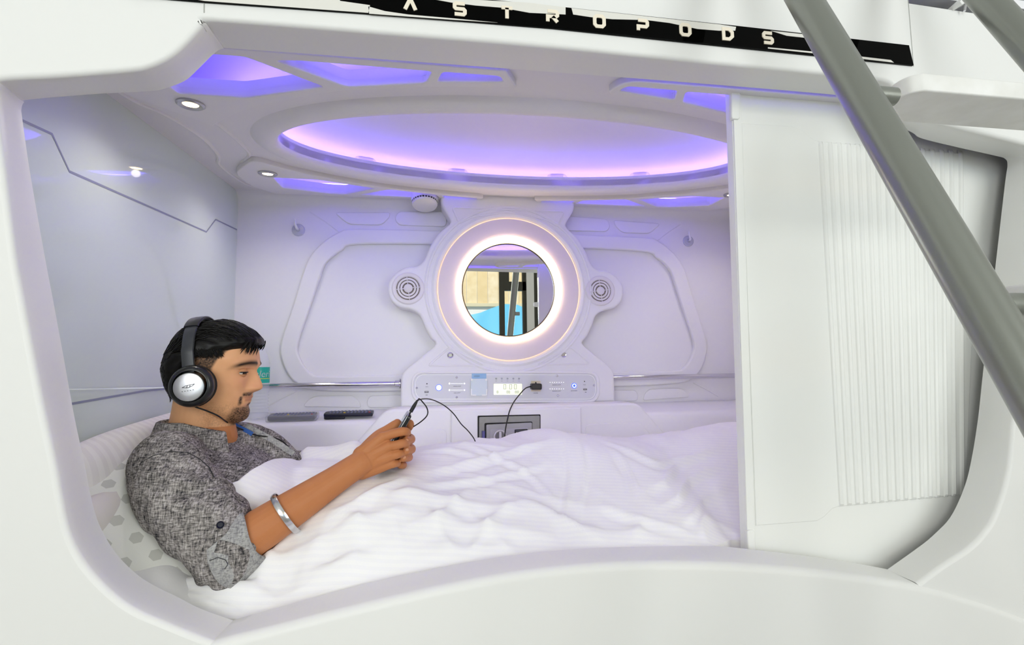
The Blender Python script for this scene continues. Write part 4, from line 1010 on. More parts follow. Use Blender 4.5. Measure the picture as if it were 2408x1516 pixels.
# drape folds pushed along the normals
nv = len(shirt_me.vertices); sc_ = np.empty(nv * 3); shirt_me.vertices.foreach_get('co', sc_); sc_ = sc_.reshape(-1, 3)
sn = np.empty(nv * 3); shirt_me.vertices.foreach_get('normal', sn); sn = sn.reshape(-1, 3)
adir = np.array((Re - Rs).normalized()); rel = sc_ - np.array(Rs); tpar = rel @ adir; perp = np.linalg.norm(rel - tpar[:, None] * adir, axis=1)
onarm = sstep(0.115 - perp, 0, 0.03) * sstep(tpar, -0.04, 0.03)
dsp = np.zeros(nv)
for i, p in enumerate(sc_):
    n1 = fnoise(p[0] * 7, p[1] * 7, p[2] * 7); n2 = fnoise(p[0] * 16 + 4, p[1] * 16, p[2] * 16)
    ring = abs(math.sin(tpar[i] * 42 + 3.5 * n1 + 2 * n2)) ** 2
    dsp[i] = onarm[i] * (0.0075 * (ring - .5) * (0.4 + 0.6 * sstep(np.float64(tpar[i]), 0.05, 0.2)) + 0.006 * n1) + (1 - onarm[i]) * (0.006 * n1 + 0.004 * n2)
    # armpit creases across the chest
    q = p - np.array(Rs); cr_ = math.exp(-((q[2] + 0.03 + 0.25 * (q[0] - .08)) / 0.012) ** 2) * math.exp(-((q[0] - 0.07) / 0.06) ** 2)
    dsp[i] -= 0.007 * cr_
    cr2 = math.exp(-((q[2] - 0.012 + 0.35 * (q[0] - .06)) / 0.010) ** 2) * math.exp(-((q[0] - 0.06) / 0.05) ** 2); dsp[i] -= 0.006 * cr2
sc_ = sc_ + sn * dsp[:, None]; shirt_me.vertices.foreach_set('co', sc_.ravel()); shirt_me.update()
def weave(name, lo, mid, hi, scale=1.0):
    m = mat(name, mid, 0.85, spec=0.1); nt = m.node_tree; b = nt.nodes['Principled BSDF']; N = nt.nodes.new; Lk = nt.links.new
    tc = N('ShaderNodeTexCoord')
    def nz(sv, det=3):
        mp = N('ShaderNodeMapping'); mp.inputs['Scale'].default_value = tuple(x * scale for x in sv); mp.inputs['Rotation'].default_value = (0, 0.75, 0); Lk(tc.outputs['Object'], mp.inputs[0])
        n = N('ShaderNodeTexNoise'); n.inputs['Scale'].default_value = 1; n.inputs['Detail'].default_value = det; n.inputs['Roughness'].default_value = .7; Lk(mp.outputs[0], n.inputs['Vector']); return n
    a, c, d_ = nz((70, 150, 420)), nz((420, 150, 70)), nz((26, 26, 26), 2)
    ad = N('ShaderNodeMath'); ad.operation = 'ADD'; Lk(a.outputs['Fac'], ad.inputs[0]); Lk(c.outputs['Fac'], ad.inputs[1])
    a2 = N('ShaderNodeMath'); a2.operation = 'MULTIPLY_ADD'; a2.inputs[1].default_value = 0.45; Lk(d_.outputs['Fac'], a2.inputs[0]); Lk(ad.outputs[0], a2.inputs[2])
    mr_ = N('ShaderNodeMapRange'); mr_.inputs['From Min'].default_value = 0.98; mr_.inputs['From Max'].default_value = 1.48; Lk(a2.outputs[0], mr_.inputs['Value'])
    cr = N('ShaderNodeValToRGB'); cr.color_ramp.elements[0].color = lin(lo); cr.color_ramp.elements[1].color = lin(hi); e = cr.color_ramp.elements.new(0.5); e.color = lin(mid); Lk(mr_.outputs['Result'], cr.inputs['Fac']); Lk(cr.outputs['Color'], b.inputs['Base Color'])
    bp = N('ShaderNodeBump'); bp.inputs['Strength'].default_value = 0.25; bp.inputs['Distance'].default_value = 0.001; Lk(ad.outputs[0], bp.inputs['Height']); Lk(bp.outputs['Normal'], b.inputs['Normal'])
    return m
GREY = weave('grey_slub_weave', '2c2c31', '837e7b', 'c0bab7'); LGREY = weave('pale_grey_weave', '77777a', 'a6a5a4', 'bdbcba', 1.3)
shirt = link('shirt', shirt_me, GREY, person, True)
bvh_s = BVHTree.FromPolygons([Vector(v) for v in sc_], [tuple(p.vertices) for p in shirt_me.polygons])
def on_shirt(px, py, lift=0.0015):
    d_ = Vector(ray(px, py)).normalized(); h = bvh_s.ray_cast(Vector(CAM), d_)
    return (h[0] + h[1] * lift) if h[0] is not None else P(px, py, 1.25)
# collar: folded band round the neck, open at the front
rows = []
for k in range(41):
    th = math.radians(38 + 284 * k / 40); c, s = math.cos(th), math.sin(th); base = NBs + Vector((0.012, 0, 0.0))
    fr_ = max(0, c); dz = -0.030 * fr_ - 0.004
    rows.append([base + Vector(((0.070 + g * 1.0) * c + 0.02 * fr_, (0.074 + g) * s, dz + h)) for g, h in ((-.004, -.012), (-.002, 0.012), (0.000, 0.024), (.004, .0275), (.009, 0.025), (.014, 0.010), (.019, -0.006), (.022, -.018))])
MB().grid(rows).build('collar', GREY, shirt, True)
# button placket, seam lines, sleeve button
def strip(px, w, m, name, lift=0.002):
    c = [on_shirt(x, y, lift) for x, y in px]; rows = []
    for i, p in enumerate(c):
        t = (c[min(i + 1, len(c) - 1)] - c[max(i - 1, 0)]).normalized(); v = (Vector(CAM) - p).normalized(); sd = t.cross(v).normalized()
        rows.append([p + sd * w / 2, p + v * 0.0008, p - sd * w / 2])
    return MB().grid(rows).build(name, m, shirt, True)
strip([(575, 1004), (600, 1016), (630, 1032), (660, 1050), (688, 1070)], 0.017, LGREY, 'placket')
strip([(532, 992), (552, 1002), (575, 1013), (592, 1022)], 0.010, mat('blue_undershirt', '2c5aa6', 0.7), 'undershirt', 0.003)
SEAMD = mat('seam_thread', '2c2c30', 0.8)
strip([(330, 1090), (360, 1072), (400, 1062), (440, 1064)], 0.0016, SEAMD, 'shoulder_seam', 0.001)
strip([(440, 1064), (470, 1080), (492, 1100), (503, 1122)], 0.0022, SEAMD, 'shoulder_seam', 0.0005)
bp_ = on_shirt(518, 1234, 0.001); vv = (Vector(CAM) - bp_).normalized()
MB().lathe([(0.0003, .003), (0.004, .003), (0.0055, .0045), (0.0065, .003), (0.0065, 0)], frame_at(bp_, vv), 20).build('button', mat('navy_button', '14162c', 0.25), shirt)
# rolled cuff at the elbow
ad_ = (Rw - Re).normalized(); rows = []
for t, r_ in ((-.030, .0575), (-.026, .062), (-.006, .0605), (.016, .056), (.034, .0515), (.040, .0495), (.040, .0455), (.030, .043)):
    c = Re + ad_ * (t + .012); f = frame_at(c, ad_, (0, 0, 1))
    rows.append([f @ Vector((r_ * math.cos(a) * (1 + .03 * math.sin(3 * a)), r_ * math.sin(a) * (1 + .03 * math.cos(2 * a)), 0.006 * math.sin(2 * a + 1))) for a in np.linspace(0, 2 * math.pi, 41)])
cf = MB().grid(rows).build('rolled_cuff', LGREY, shirt, True)
bvh_c = BVHTree.FromPolygons([Vector(p) for r_ in rows for p in r_], [(i * 41 + j, i * 41 + j + 1, (i + 1) * 41 + j + 1, (i + 1) * 41 + j) for i in range(7) for j in range(40)])
def on_cuff(px, py, lift=0.001):
    d_ = Vector(ray(px, py)).normalized(); h = bvh_c.ray_cast(Vector(CAM), d_); 
    return h[0] - d_ * lift if h[0] is not None else P(px, py, 1.0)
c = [on_cuff(x, y, .0012) for x, y in ((508, 1284), (525, 1286), (545, 1292), (565, 1300), (578, 1306))]
rows = []
for i, p in enumerate(c):
    t = (c[min(i + 1, 4)] - c[max(i - 1, 0)]).normalized(); v = (Vector(CAM) - p).normalized(); sd = t.cross(v).normalized(); rows.append([p + sd * .010, p + v * .001, p - sd * .010])
MB().grid(rows).build('cuff_tab', GREY, cf, True)
c = [on_cuff(x, y, .0012) for x, y in ((492, 1318), (512, 1310), (530, 1316), (536, 1326), (528, 1338))]
MB().tube(c, 0.0006, 5).build('cuff_stitch', SEAMD, cf)

# ---------- bangle
bc_ = P(684, 1226, 1.083); fd = (Rw - Re).normalized()
on_ax = Re + fd * (bc_ - Re).dot(fd)
bg = thing('bangle', 'plain silver metal bangle on the forearm of the man', 'bangle', on_ax)
fm = frame_at(on_ax, (fd + Vector((0.22, 0, 0.20))).normalized(), (0, 0, 1)); rows = []
for k in range(49):
    a = 2 * math.pi * k / 48; rows.append([fm @ Vector(((0.0415 + dr_) * math.cos(a), (0.0415 + dr_) * math.sin(a), dz)) for dr_, dz in ((0, -.005), (.0022, -.0055), (.0032, -.002), (.0032, .002), (.0022, .0055), (0, .005), (0, -.005))])
MB().grid(rows).build('ring', mat('silver', 'd4d4d8', 0.22, 1.0, bump=(200, .05)), bg, 40)

# ---------- phone
pc = hp(937, 1011, .045); Lx = Vector((0.50, 0.0, 0.866)); Nn = Vector((-0.866, -0.06, 0.50)).normalized(); Wy = Lx.cross(Nn).normalized()
top = hp(963, 971, .042); pc = top - Lx * 0.069
ph = thing('phone', 'slim dark smartphone held upright in both hands', 'phone', pc)
fm = Matrix(((Wy.x, Lx.x, Nn.x, pc.x), (Wy.y, Lx.y, Nn.y, pc.y), (Wy.z, Lx.z, Nn.z, pc.z), (0, 0, 0, 1)))
if fm.to_3x3().determinant() < 0:
    fm = Matrix(((-Wy.x, Lx.x, Nn.x, pc.x), (-Wy.y, Lx.y, Nn.y, pc.y), (-Wy.z, Lx.z, Nn.z, pc.z), (0, 0, 0, 1)))
o2 = rounded([(-.0345, -.069), (.0345, -.069), (.0345, .069), (-.0345, .069)], .009, 5)
link('case', plate_mesh([o2], fm @ Matrix.Translation((0, 0, .0055)), 0.011, 0.003, 4), mat('phone_black', '101216', 0.2, coat=.5), ph)
MB().tube([fm @ Vector((p[0], p[1], .0032)) for p in rounded([(-.0347, -.0692), (.0347, -.0692), (.0347, .0692), (-.0347, .0692)], .009, 5) + [o2[0]]], 0.0011, 6).build('metal_trim', mat('trim_metal', 'b9bcc0', 0.25, 1.0), ph)
o3 = rounded([(-.031, -.058), (.031, -.058), (.031, .058), (-.031, .058)], .002, 3)
link('screen', plate_mesh([o3], fm @ Matrix.Translation((0, 0, .0062)), 0.001, 0.0002), mat('phone_screen', '0a0c12', 0.05, emit=(0.25, 0.32, 0.4), estr=0.3), ph)
# plug and cables
tp_ = fm @ Vector((0.012, .069, 0)); dL = Lx
ck = thing('headphone_cable', 'thin black audio cable looping from the phone plug down behind the duvet', 'cable', tp_)
MB().tube([tp_, tp_ + dL * .004, tp_ + dL * .005, tp_ + dL * .018, tp_ + dL * .026, tp_ + dL * .034], [.0018, .0018, .0042, .0042, .0034, .0018], 12).build('plug', CAB, ck)
e1 = tp_ + dL * .034
yy = e1.y
MB().tube(spline([e1, P(983, 940, yy), P(986, 937, yy + .01), P(993, 944, yy + .02), P(1003, 957, yy + .02), P(1006, 970, yy + .02), P(1001, 981, yy + .02), P(986, 994, yy + .03), P(966, 1007, yy + .05), P(955, 1018, yy + .06)], 5), 0.0014, 8).build('cord', CAB, ck)
MB().tube(spline([e1, P(981, 942, yy), P(992, 938, yy + .03), P(1010, 938, yy + .08), P(1030, 945, yy + .12), P(1050, 957, yy + .15), P(1068, 974, yy + .18), P(1084, 996, yy + .2), P(1100, 1012, yy + .21), P(1114, 1030, yy + .22), P(1120, 1045, yy + .22)], 5), 0.0014, 8).build('cord', CAB, ck)
MB().tube(spline([P(955, 1030, yy + .07), P(962, 1040, yy + .07), P(969, 1052, yy + .06), P(974, 1062, yy + .05)], 4), [0.0012] * 9 + [.0022] * 3 + [.002], 8).build('cord_end', CAB, ck)

# ---------- headphones
hpn = thing('headphones', 'black over-ear headphones with a silver ear disc on the head of the man', 'headphones', H(-52, -80, -30))
HB = mat('headphone_black', '1a1b1e', 0.3, coat=.2); HG = mat('headphone_grey', '3a3c40', 0.35); PAD = mat('ear_pad', '121214', 0.65)
for s in (-1, 1):
    c = H(-10, s * 80, -29); f = frame_at(c, (0.06, s, 0.02), (1, 0, 0))
    MB().lathe([(.0005, -.002), (.030, -.002), (.038, .000), (.0435, .006), (.0445, .012), (.042, .017), (.036, .019)], f, 40).build('ear_pad', PAD, hpn)
    MB().lathe([(.036, .017), (.0430, .018), (.0440, .023), (.0415, .030), (.037, .034), (.033, .0345)], f, 40).build('ear_cup', HB, hpn)
    f2 = f @ Matrix.Translation((-0.002, -0.002, 0))
    dk = MB().lathe([(.0005, .0372), (.015, .0368), (.025, .0360), (.0288, .0350), (.0300, .0325)], f2, 40).build('ear_disc', mat('brushed_silver_disc', 'c9cacd', 0.3, 0.8, noise=(30, 'b9babd', 1.5)), hpn)
    if s < 0:
        fw = frame_at(f2 @ Vector((0, 0, .0376)), (0.06, -1, 0.02), (1, 0, 0))
        em = [([(-.011, -.001), (-.004, .003), (.002, .0045), (.012, .0065)], 0), ([(-.011, -.001), (0, -.001), (.007, .002), (.012, .0065)], 0), ([(-.003, -.002), (-.001, .004)], 0), ([(.003, -.001), (.004, .005)], 0)]
        link('emblem', stroke(em, .0009, fw, .0003), mat('emblem_ink', '26262a', 0.5), dk)
        for k in range(5):
            MB().box((-.0005, -.0005, 0), (.0005, .0005, .0003)).me()
            link('emblem', stroke([([(-.011 + .005 * k, -.009 + .0008 * k), (-.009 + .005 * k, -.0088 + .0008 * k)], 0)], .0011, fw, .0003), MATS['emblem_ink'], dk)
# yoke and head band
rows_w = []
path = []
for k in range(41):
    t = -1 + 2 * k / 40; an_ = t * 1.62
    y = 92 * math.sin(an_) if abs(t) < .8 else math.copysign(91 + 4 * (abs(t) - .8), t)
    z = -14 + 139 * math.cos(an_ * 0.94) ** 0.75 if abs(an_ * .94) < 1.55 else -10
    a = -20 - 17 * max(0, (z + 14) / 139)
    path.append((a, y, z))
def bandstrip(i0, i1, w, th, m, name, off=0):
    rows = []
    for i in range(i0, i1 + 1):
        a, y, z = path[i]; p = H(a, y, z); q0, q1 = path[max(i - 1, 0)], path[min(i + 1, 40)]
        tg = (H(*q1) - H(*q0)).normalized(); wd = Vector((1, 0, 0.12)); wd = (wd - tg * wd.dot(tg)).normalized(); nn = wd.cross(tg).normalized()
        if nn.dot(p - H(-40, 0, 20)) < 0: nn = -nn
        rows.append([p + wd * w * c1 + nn * (th * c2 + off) for c1, c2 in ((-1, 0), (-.9, .8), (-.4, 1), (.4, 1), (.9, .8), (1, 0), (.9, -.3), (-.9, -.3))])
    b = MB().grid(rows, closed=True); b.add(rows[0], [tuple(range(8))]); b.add(rows[-1], [tuple(range(8))[::-1]]); b.build(name, m, hpn)
bandstrip(0, 40, .0125, .004, HG, 'head_band')
bandstrip(11, 29, .0150, .004, HB, 'band_pad', .003)
# headphone cord from the cup to the chest
c0 = H(-6, -92, -72)
MB().tube(spline([H(-10, -112, -64), c0, P(461, 957, 1.185), P(487, 966, 1.19), P(514, 978, 1.19)] + [on_shirt(x, y, .003) for x, y in ((535, 993), (567, 1011), (601, 1024), (640, 1030), (664, 1040), (684, 1062))], 5), 0.0016, 8).build('cord', CAB, hpn)
# ================================================================== bedding
COTTON = mat('white_cotton_sheet', 'f3f2f3', 0.75, spec=0.15, bump=(220, 0.12))
# mattress: rounded slab filling the tray
rows = []
def slab(name, lo, hi, r, m, label, cat):
    o2 = rounded([(lo[0], lo[1]), (hi[0], lo[1]), (hi[0], hi[1]), (lo[0], hi[1])], 0.03, 4)
    o = link(name, plate_mesh([o2], FZ(hi[2]), hi[2] - lo[2], r, 4), m); tag(o, label, cat); return o
mt = slab('mattress', (XL + .005, YI + .025, 0.42), (XR - .005, ys - .006, ZBED), 0.02, COTTON, 'white sheeted mattress filling the pod floor under the duvet', 'mattress')

# duvet: thin-plate surface through measured heights, with folds
CTRL = []
for Yv, l in ((0.985, [(440,1425),(560,1440),(700,1402),(900,1348),(1100,1310),(1300,1288),(1500,1279),(1700,1277),(1850,1290)]),
    (1.06, [(415,1352),(500,1348),(620,1325),(720,1262),(820,1200),(920,1180),(1050,1196),(1200,1212),(1400,1215),(1600,1212),(1800,1222)]),
    (1.19, [(552,1180),(640,1168),(720,1140),(800,1110),(900,1104),(1000,1105),(1100,1116),(1250,1128),(1400,1130),(1600,1125),(1780,1120)]),
    (1.32, [(600,1105),(690,1082),(780,1072),(900,1066),(1000,1054),(1110,1048),(1300,1040),(1500,1055),(1700,1040)]),
    (1.45, [(690,1070),(760,1058),(830,1064),(960,1049),(1040,1034),(1110,1026),(1200,1018),(1300,1009),(1360,1012),(1420,1021),(1500,1031),(1600,1017),(1730,990),(1800,985)]),
    (1.60, [(730,1072),(900,1060),(1000,1046),(1300,1018),(1500,1036),(1700,1002)]),
    (1.84, [(800,1100),(1100,1066),(1300,1050),(1500,1062),(1700,1035)])):
    CTRL += [at(x, y, Y=Yv) for x, y in l]
CTRL = np.array(CTRL)
def tps(pts, vals, lam):
    n = len(pts); d = np.linalg.norm(pts[:, None] - pts[None], axis=2); K = np.where(d > 0, d * d * np.log(d + 1e-12), 0)
    A = np.zeros((n + 3, n + 3)); A[:n, :n] = K + lam * np.eye(n); A[:n, n] = 1; A[:n, n + 1:] = pts; A[n:, :n] = A[:n, n:].T
    s = np.linalg.solve(A, np.concatenate([vals, [0, 0, 0]]))
    def f(q):
        d = np.linalg.norm(q[:, None] - pts[None], axis=2); K = np.where(d > 0, d * d * np.log(d + 1e-12), 0)
        return K @ s[:n] + s[n] + q @ s[n + 1:]
    return f
zf = tps(CTRL[:, :2], CTRL[:, 2], 0.002)
LEFT = [(0.975, at(500, 1450, Y=0.975)[0]), (1.0, at(420, 1400, Y=1.0)[0]), (1.04, at(408, 1372, Y=1.04)[0]), (1.08, at(440, 1340, Y=1.08)[0]), (1.13, at(560, 1260, Y=1.13)[0]), (1.19, at(610, 1175, Y=1.19)[0]), (1.26, at(650, 1125, Y=1.26)[0]), (1.34, at(692, 1098, Y=1.34)[0]), (1.45, at(735, 1069, Y=1.45)[0]), (1.6, at(770, 1072, Y=1.6)[0]), (1.865, at(800, 1100, Y=1.84)[0])]
LY, LX = np.array([a for a, b in LEFT]), np.array([b for a, b in LEFT])
NU, NV = 300, 170
Ys = np.concatenate([np.linspace(0.975, 1.0, 10)[:-1], np.linspace(1.0, 1.865, NV - 9)])
x_end = XR - .012
GU = np.linspace(0, 1, NU)
Q = []
for y in Ys:
    xl = np.interp(y, LY, LX); Q += [(xl + (x_end - xl) * (u ** 1.15), y) for u in GU]
Q = np.array(Q); Z = zf(Q)
def ridge(t, p=2.0): return (1 - np.abs(np.sin(t))) ** p
X_, Y_ = Q[:, 0], Q[:, 1]
W = np.array([(fnoise(x * 2.2, y * 2.2, 3), fnoise(x * 2.0, y * 2.0, 9), fnoise(x * 6, y * 6, 5), fnoise(x * 3.3, y * 1.2, 17)) for x, y in Q])
hand = at(920, 1110, Y=1.17)
ang = np.arctan2(Y_ - 1.22, X_ - hand[0] + 0.05); rad = np.hypot(X_ - hand[0] + 0.05, Y_ - 1.22)
d = 0.016 * W[:, 0] + 0.006 * W[:, 2]
# long folds fanning out from the lap towards the foot end
fan = ridge(4.2 * ang + 2.6 * W[:, 1] + 0.7, 3) * np.clip((rad - .06) / .2, 0, 1) * np.clip(1.35 - rad, 0, 1)
d += 0.007 * fan * (0.4 + 0.6 * np.clip(W[:, 3] + .6, 0, 1))
d += 0.008 * ridge(9 * ang + 4 * W[:, 0] + 1.9, 3) * np.clip((rad - .1) / .25, 0, 1) * np.clip(0.95 - rad, 0, 1)
# creases across the shins
cr = ridge(13 * (X_ + 0.45 * Y_) + 3.2 * W[:, 1], 4) * np.exp(-((X_ - 0.55) / 0.42) ** 2) * np.exp(-((Y_ - 1.3) / 0.28) ** 2)
d += 0.004 * cr
# diagonal pulls in the near flank
nf = ridge(17 * (X_ * 0.42 - Y_) + 2.6 * W[:, 1] + 5 * W[:, 3], 3) * np.exp(-((Y_ - 1.05) / 0.07) ** 2)
d += 0.011 * nf
# fine crumple
d += 0.0035 * np.array([fnoise(x * 17, y * 11, 2) for x, y in Q]) + 0.0018 * np.array([fnoise(x * 36, y * 30, 8) for x, y in Q])
# flat pressed band over the knees
bx = X_ - (0.33 + 0.35 * (1.45 - Y_)); band = np.exp(-(bx / 0.045) ** 4); d = d * (1 - 0.75 * band) + 0.010 * band
# traced folds
def fall(px, py):
    lo, hi = 0.98, 1.62
    r_ = ray(px, py); ts = np.linspace(lo, hi, 60) / r_[1]; pts = CAM[None] + ts[:, None] * r_[None]; dz = pts[:, 2] - zf(pts[:, :2]); k = np.argmax(dz < 0)
    if dz[k] >= 0: k = int(np.argmin(np.abs(dz)))
    return pts[k, :2]
FOLDS = [([(425,1372),(520,1388),(650,1398)],.026,.022),([(410,1392),(480,1412),(560,1436)],.022,.016),([(520,1352),(640,1345),(760,1300)],.018,.018),([(560,1345),(700,1300),(860,1232),(960,1190)],.016,.020),([(450,1400),(640,1368),(800,1332),(960,1270)],.016,.018),([(600,1410),(800,1362),(1000,1310),(1200,1288)],.012,.014),([(745,1250),(830,1185),(900,1140),(950,1120)],.012,.016),
 ([(1000,1110),(1100,1088),(1200,1055),(1290,1032)],.013,.018),([(1000,1135),(1150,1122),(1280,1088)],.011,.014),([(1327,1040),(1342,1120),(1322,1250)],.009,.010),([(1368,1035),(1384,1120),(1366,1250)],-.009,.010),
 ([(1420,1032),(1500,1072),(1560,1100),(1640,1092)],.012,.016),([(1440,1052),(1480,1110),(1505,1185)],.011,.015),([(1530,1160),(1620,1105),(1710,1062)],.012,.016),([(1550,1200),(1660,1135),(1735,1100)],.011,.014),([(1590,1245),(1740,1160)],.010,.013),
 ([(860,1165),(960,1152),(1100,1182),(1250,1205)],.012,.020),([(985,1062),(1060,1056),(1120,1075)],.010,.014),([(705,1085),(692,1130),(672,1205)],.011,.014),([(655,1105),(640,1160),(625,1215)],.009,.012),([(1000,1220),(1150,1240),(1300,1262)],.010,.018),
 ([(1100,1045),(1160,1070),(1250,1120),(1310,1190)],.010,.014),([(1420,1200),(1500,1230),(1640,1262)],.010,.016),([(800,1290),(950,1240),(1080,1215)],.010,.014),([(720,1370),(900,1322),(1080,1290)],.010,.012)]
for pl_, amp, sg in FOLDS:
    c_ = np.array(spline([fall(*q) for q in pl_], 6)); best = np.full(len(Q), 9.0); sgn = np.zeros(len(Q)); tt = np.zeros(len(Q)); n_ = len(c_) - 1
    for i in range(n_):
        a_, b_ = c_[i], c_[i + 1]; ab = b_ - a_; L2 = ab @ ab + 1e-12; t = np.clip(((Q - a_) @ ab) / L2, 0, 1); dv_ = Q - (a_ + t[:, None] * ab); dist = np.hypot(dv_[:, 0], dv_[:, 1])
        up = dist < best; best = np.where(up, dist, best); sgn = np.where(up, np.sign(ab[0] * dv_[:, 1] - ab[1] * dv_[:, 0]), sgn); tt = np.where(up, (i + t) / n_, tt)
    s_ = best * sgn; tap = np.sin(np.pi * np.clip(tt, 0.02, .98)) ** .6
    d += tap * amp * 0.62 * (np.exp(-np.abs(s_) / (0.62 * sg)) - 0.7 * np.exp(-((s_ + 1.2 * sg) / (0.7 * sg)) ** 2))
d -= 0.006
Z = Z + d * np.clip((Y_ - 0.965) / 0.04, 0.25, 1)
Z = np.maximum(Z, ZBED + 0.008)
# it lies over the body: never below the torso and far arm
G2 = Z.reshape(len(Ys), NU); Qg = Q.reshape(len(Ys), NU, 2); lift_ = np.full(G2.shape, -1.0)
for j in range(len(Ys)):
    for i in range(NU):
        if Qg[j, i, 0] < 0.05:
            h_ = bvh_cover.ray_cast(Vector((Qg[j, i, 0], Qg[j, i, 1], 1.4)), Vector((0, 0, -1)))
            if h_[0] is not None: lift_[j, i] = h_[0].z + 0.019
T_ = np.maximum(G2, lift_)
for _ in range(6):
    P_ = np.pad(T_, 1, mode='edge'); A4 = (P_[:-2, 1:-1] + P_[2:, 1:-1] + P_[1:-1, :-2] + P_[1:-1, 2:]) / 4
    raised = lift_ > G2 - 0.02; T_ = np.where(raised, np.maximum(0.5 * T_ + 0.5 * A4, lift_ - 0.003), T_)
Z = T_.ravel()
# hem: rolls down at the left edge and behind the sill
yfr = 0.975 + 0.065 * np.clip((X_ - 0.56) / 0.08, 0, 1); Y_ = yfr + (Y_ - 0.975) * (1.865 - yfr) / 0.89
G3 = np.stack([X_, Y_, Z], 1).reshape(len(Ys), NU, 3)
rows = []
for j in range(len(Ys)):
    r0 = G3[j, 0]; pre = []
    for dx, dz in ((0.020, -0.045), (0.004, -0.050), (-0.010, -0.040), (-0.016, -0.024), (-0.012, -0.009)):
        pre.append((r0[0] + dx, r0[1] + 0.2 * dz * 0, max(r0[2] + dz, ZBED + 0.002)))
    rows.append(pre + [tuple(p) for p in G3[j]])
first = rows[0]; rows = [[(p[0], p[1] + 0.012, ZBED + 0.001) for p in first], [(p[0], p[1] + 0.001, min(p[2] - .012, ZBED + .02)) for p in first]] + rows
last = rows[-1]; rows.append([(p[0], p[1] + .004, max(p[2] - .05, ZBED + .002)) for p in last])
def satin(name, c1, c2, pitch, use_uv=True, amount=1.0):
    m = mat(name, c1, 0.72, spec=0.2, bump=(260, 0.10)); nt = m.node_tree; b = nt.nodes['Principled BSDF']
    uv = nt.nodes.new('ShaderNodeUVMap'); sp = nt.nodes.new('ShaderNodeSeparateXYZ'); nt.links.new(uv.outputs['UV'], sp.inputs[0])
    ml = nt.nodes.new('ShaderNodeMath'); ml.operation = 'MULTIPLY'; ml.inputs[1].default_value = 1 / pitch; nt.links.new(sp.outputs['X'], ml.inputs[0])
    fr = nt.nodes.new('ShaderNodeMath'); fr.operation = 'FRACT'; nt.links.new(ml.outputs[0], fr.inputs[0])
    gt = nt.nodes.new('ShaderNodeMath'); gt.operation = 'GREATER_THAN'; gt.inputs[1].default_value = 0.5; nt.links.new(fr.outputs[0], gt.inputs[0])
    mx = nt.nodes.new('ShaderNodeMix'); mx.data_type = 'RGBA'; mx.inputs['A'].default_value = lin(c1); mx.inputs['B'].default_value = lin(c2)
    nt.links.new(gt.outputs[0], mx.inputs['Factor']); nt.links.new(mx.outputs['Result'], b.inputs['Base Color'])
    r2 = nt.nodes.new('ShaderNodeMapRange'); r2.inputs['To Min'].default_value = 0.74; r2.inputs['To Max'].default_value = 0.66
    nt.links.new(gt.outputs[0], r2.inputs['Value']); nt.links.new(r2.outputs['Result'], b.inputs['Roughness'])
    return m
def add_uv(me, f):
    uv = me.uv_layers.new(name='UVMap'); co = np.empty(len(me.vertices) * 3); me.vertices.foreach_get('co', co); co = co.reshape(-1, 3)
    li = np.empty(len(me.loops), int); me.loops.foreach_get('vertex_index', li)
    uv.data.foreach_set('uv', f(co)[li].ravel())
SATIN = satin('satin_stripe_cotton', 'fbfafa', 'f8f7f9', 0.016)
dme = MB().grid(rows).me('duvet'); add_uv(dme, lambda c: np.stack([c[:, 1] + 0.16 * c[:, 0] + (c[:, 2] - .6) * .8, c[:, 0]], 1))
dv = link('duvet', dme, SATIN, None, True)
tag(dv, 'white satin-striped duvet pulled up over the man and heaped across the bed', 'duvet'); rebase(dv, (0.4, 1.4, ZBED))

# pillows
def pillow(name, c, ax, ay, L, Wd, T, m, label, seed, wr=0.006, group=None, power=2.6, corner=0.16, dent=None):
    ax = Vector(ax).normalized(); ay = Vector(ay); ay = (ay - ax * ay.dot(ax)).normalized(); az = ax.cross(ay); c = Vector(c)
    n = 44; b = MB(); rows_t, rows_b, uvs = [], [], []
    for i in range(n + 1):
        u = -1 + 2 * i / n; rt, rb = [], []
        for j in range(n + 1):
            v = -1 + 2 * j / n
            pu = 1 - corner * 0.5 * (v * v) * (abs(u) ** 3) ; pv = 1 - corner * 0.5 * (u * u) * (abs(v) ** 3)
            x, y = u * L / 2 * pv * 1.0, v * Wd / 2 * pu
            h = (max(0, 1 - abs(u) ** power) * max(0, 1 - abs(v) ** power)) ** 0.55 * T / 2
            nz = fnoise(x * 7 + seed, y * 7, seed) * wr * 1.6 + fnoise(x * 18, y * 5 + seed, seed + 3) * wr
            e = min(1, (1 - max(abs(u), abs(v))) * 6)
            hd = h + nz * e
            if dent: hd -= dent[2] * math.exp(-((u - dent[0]) ** 2 + (v - dent[1]) ** 2) / 0.18)
            rt.append(c + ax * x + ay * y + az * hd); rb.append(c + ax * x + ay * y - az * max(h * 0.9, 0))
        rows_t.append(rt); rows_b.append(rb)
    b.grid(rows_t); b.grid(rows_b, flip=True); me = b.me(name)
    def f(co):
        dco = co - np.array(c); return np.stack([dco @ np.array(ax), dco @ np.array(ay)], 1)
    add_uv(me, f)
    bm = bmesh.new(); bm.from_mesh(me); bmesh.ops.remove_doubles(bm, verts=bm.verts, dist=0.0005); bmesh.ops.recalc_face_normals(bm, faces=bm.faces); bm.to_mesh(me); bm.free()
    o = link(name, me, m, None, True); tag(o, label, 'pillow', group); rebase(o, c); return o
SATIN2 = satin('satin_stripe_pillowcase', 'faf6f4', 'f4efee', 0.022)
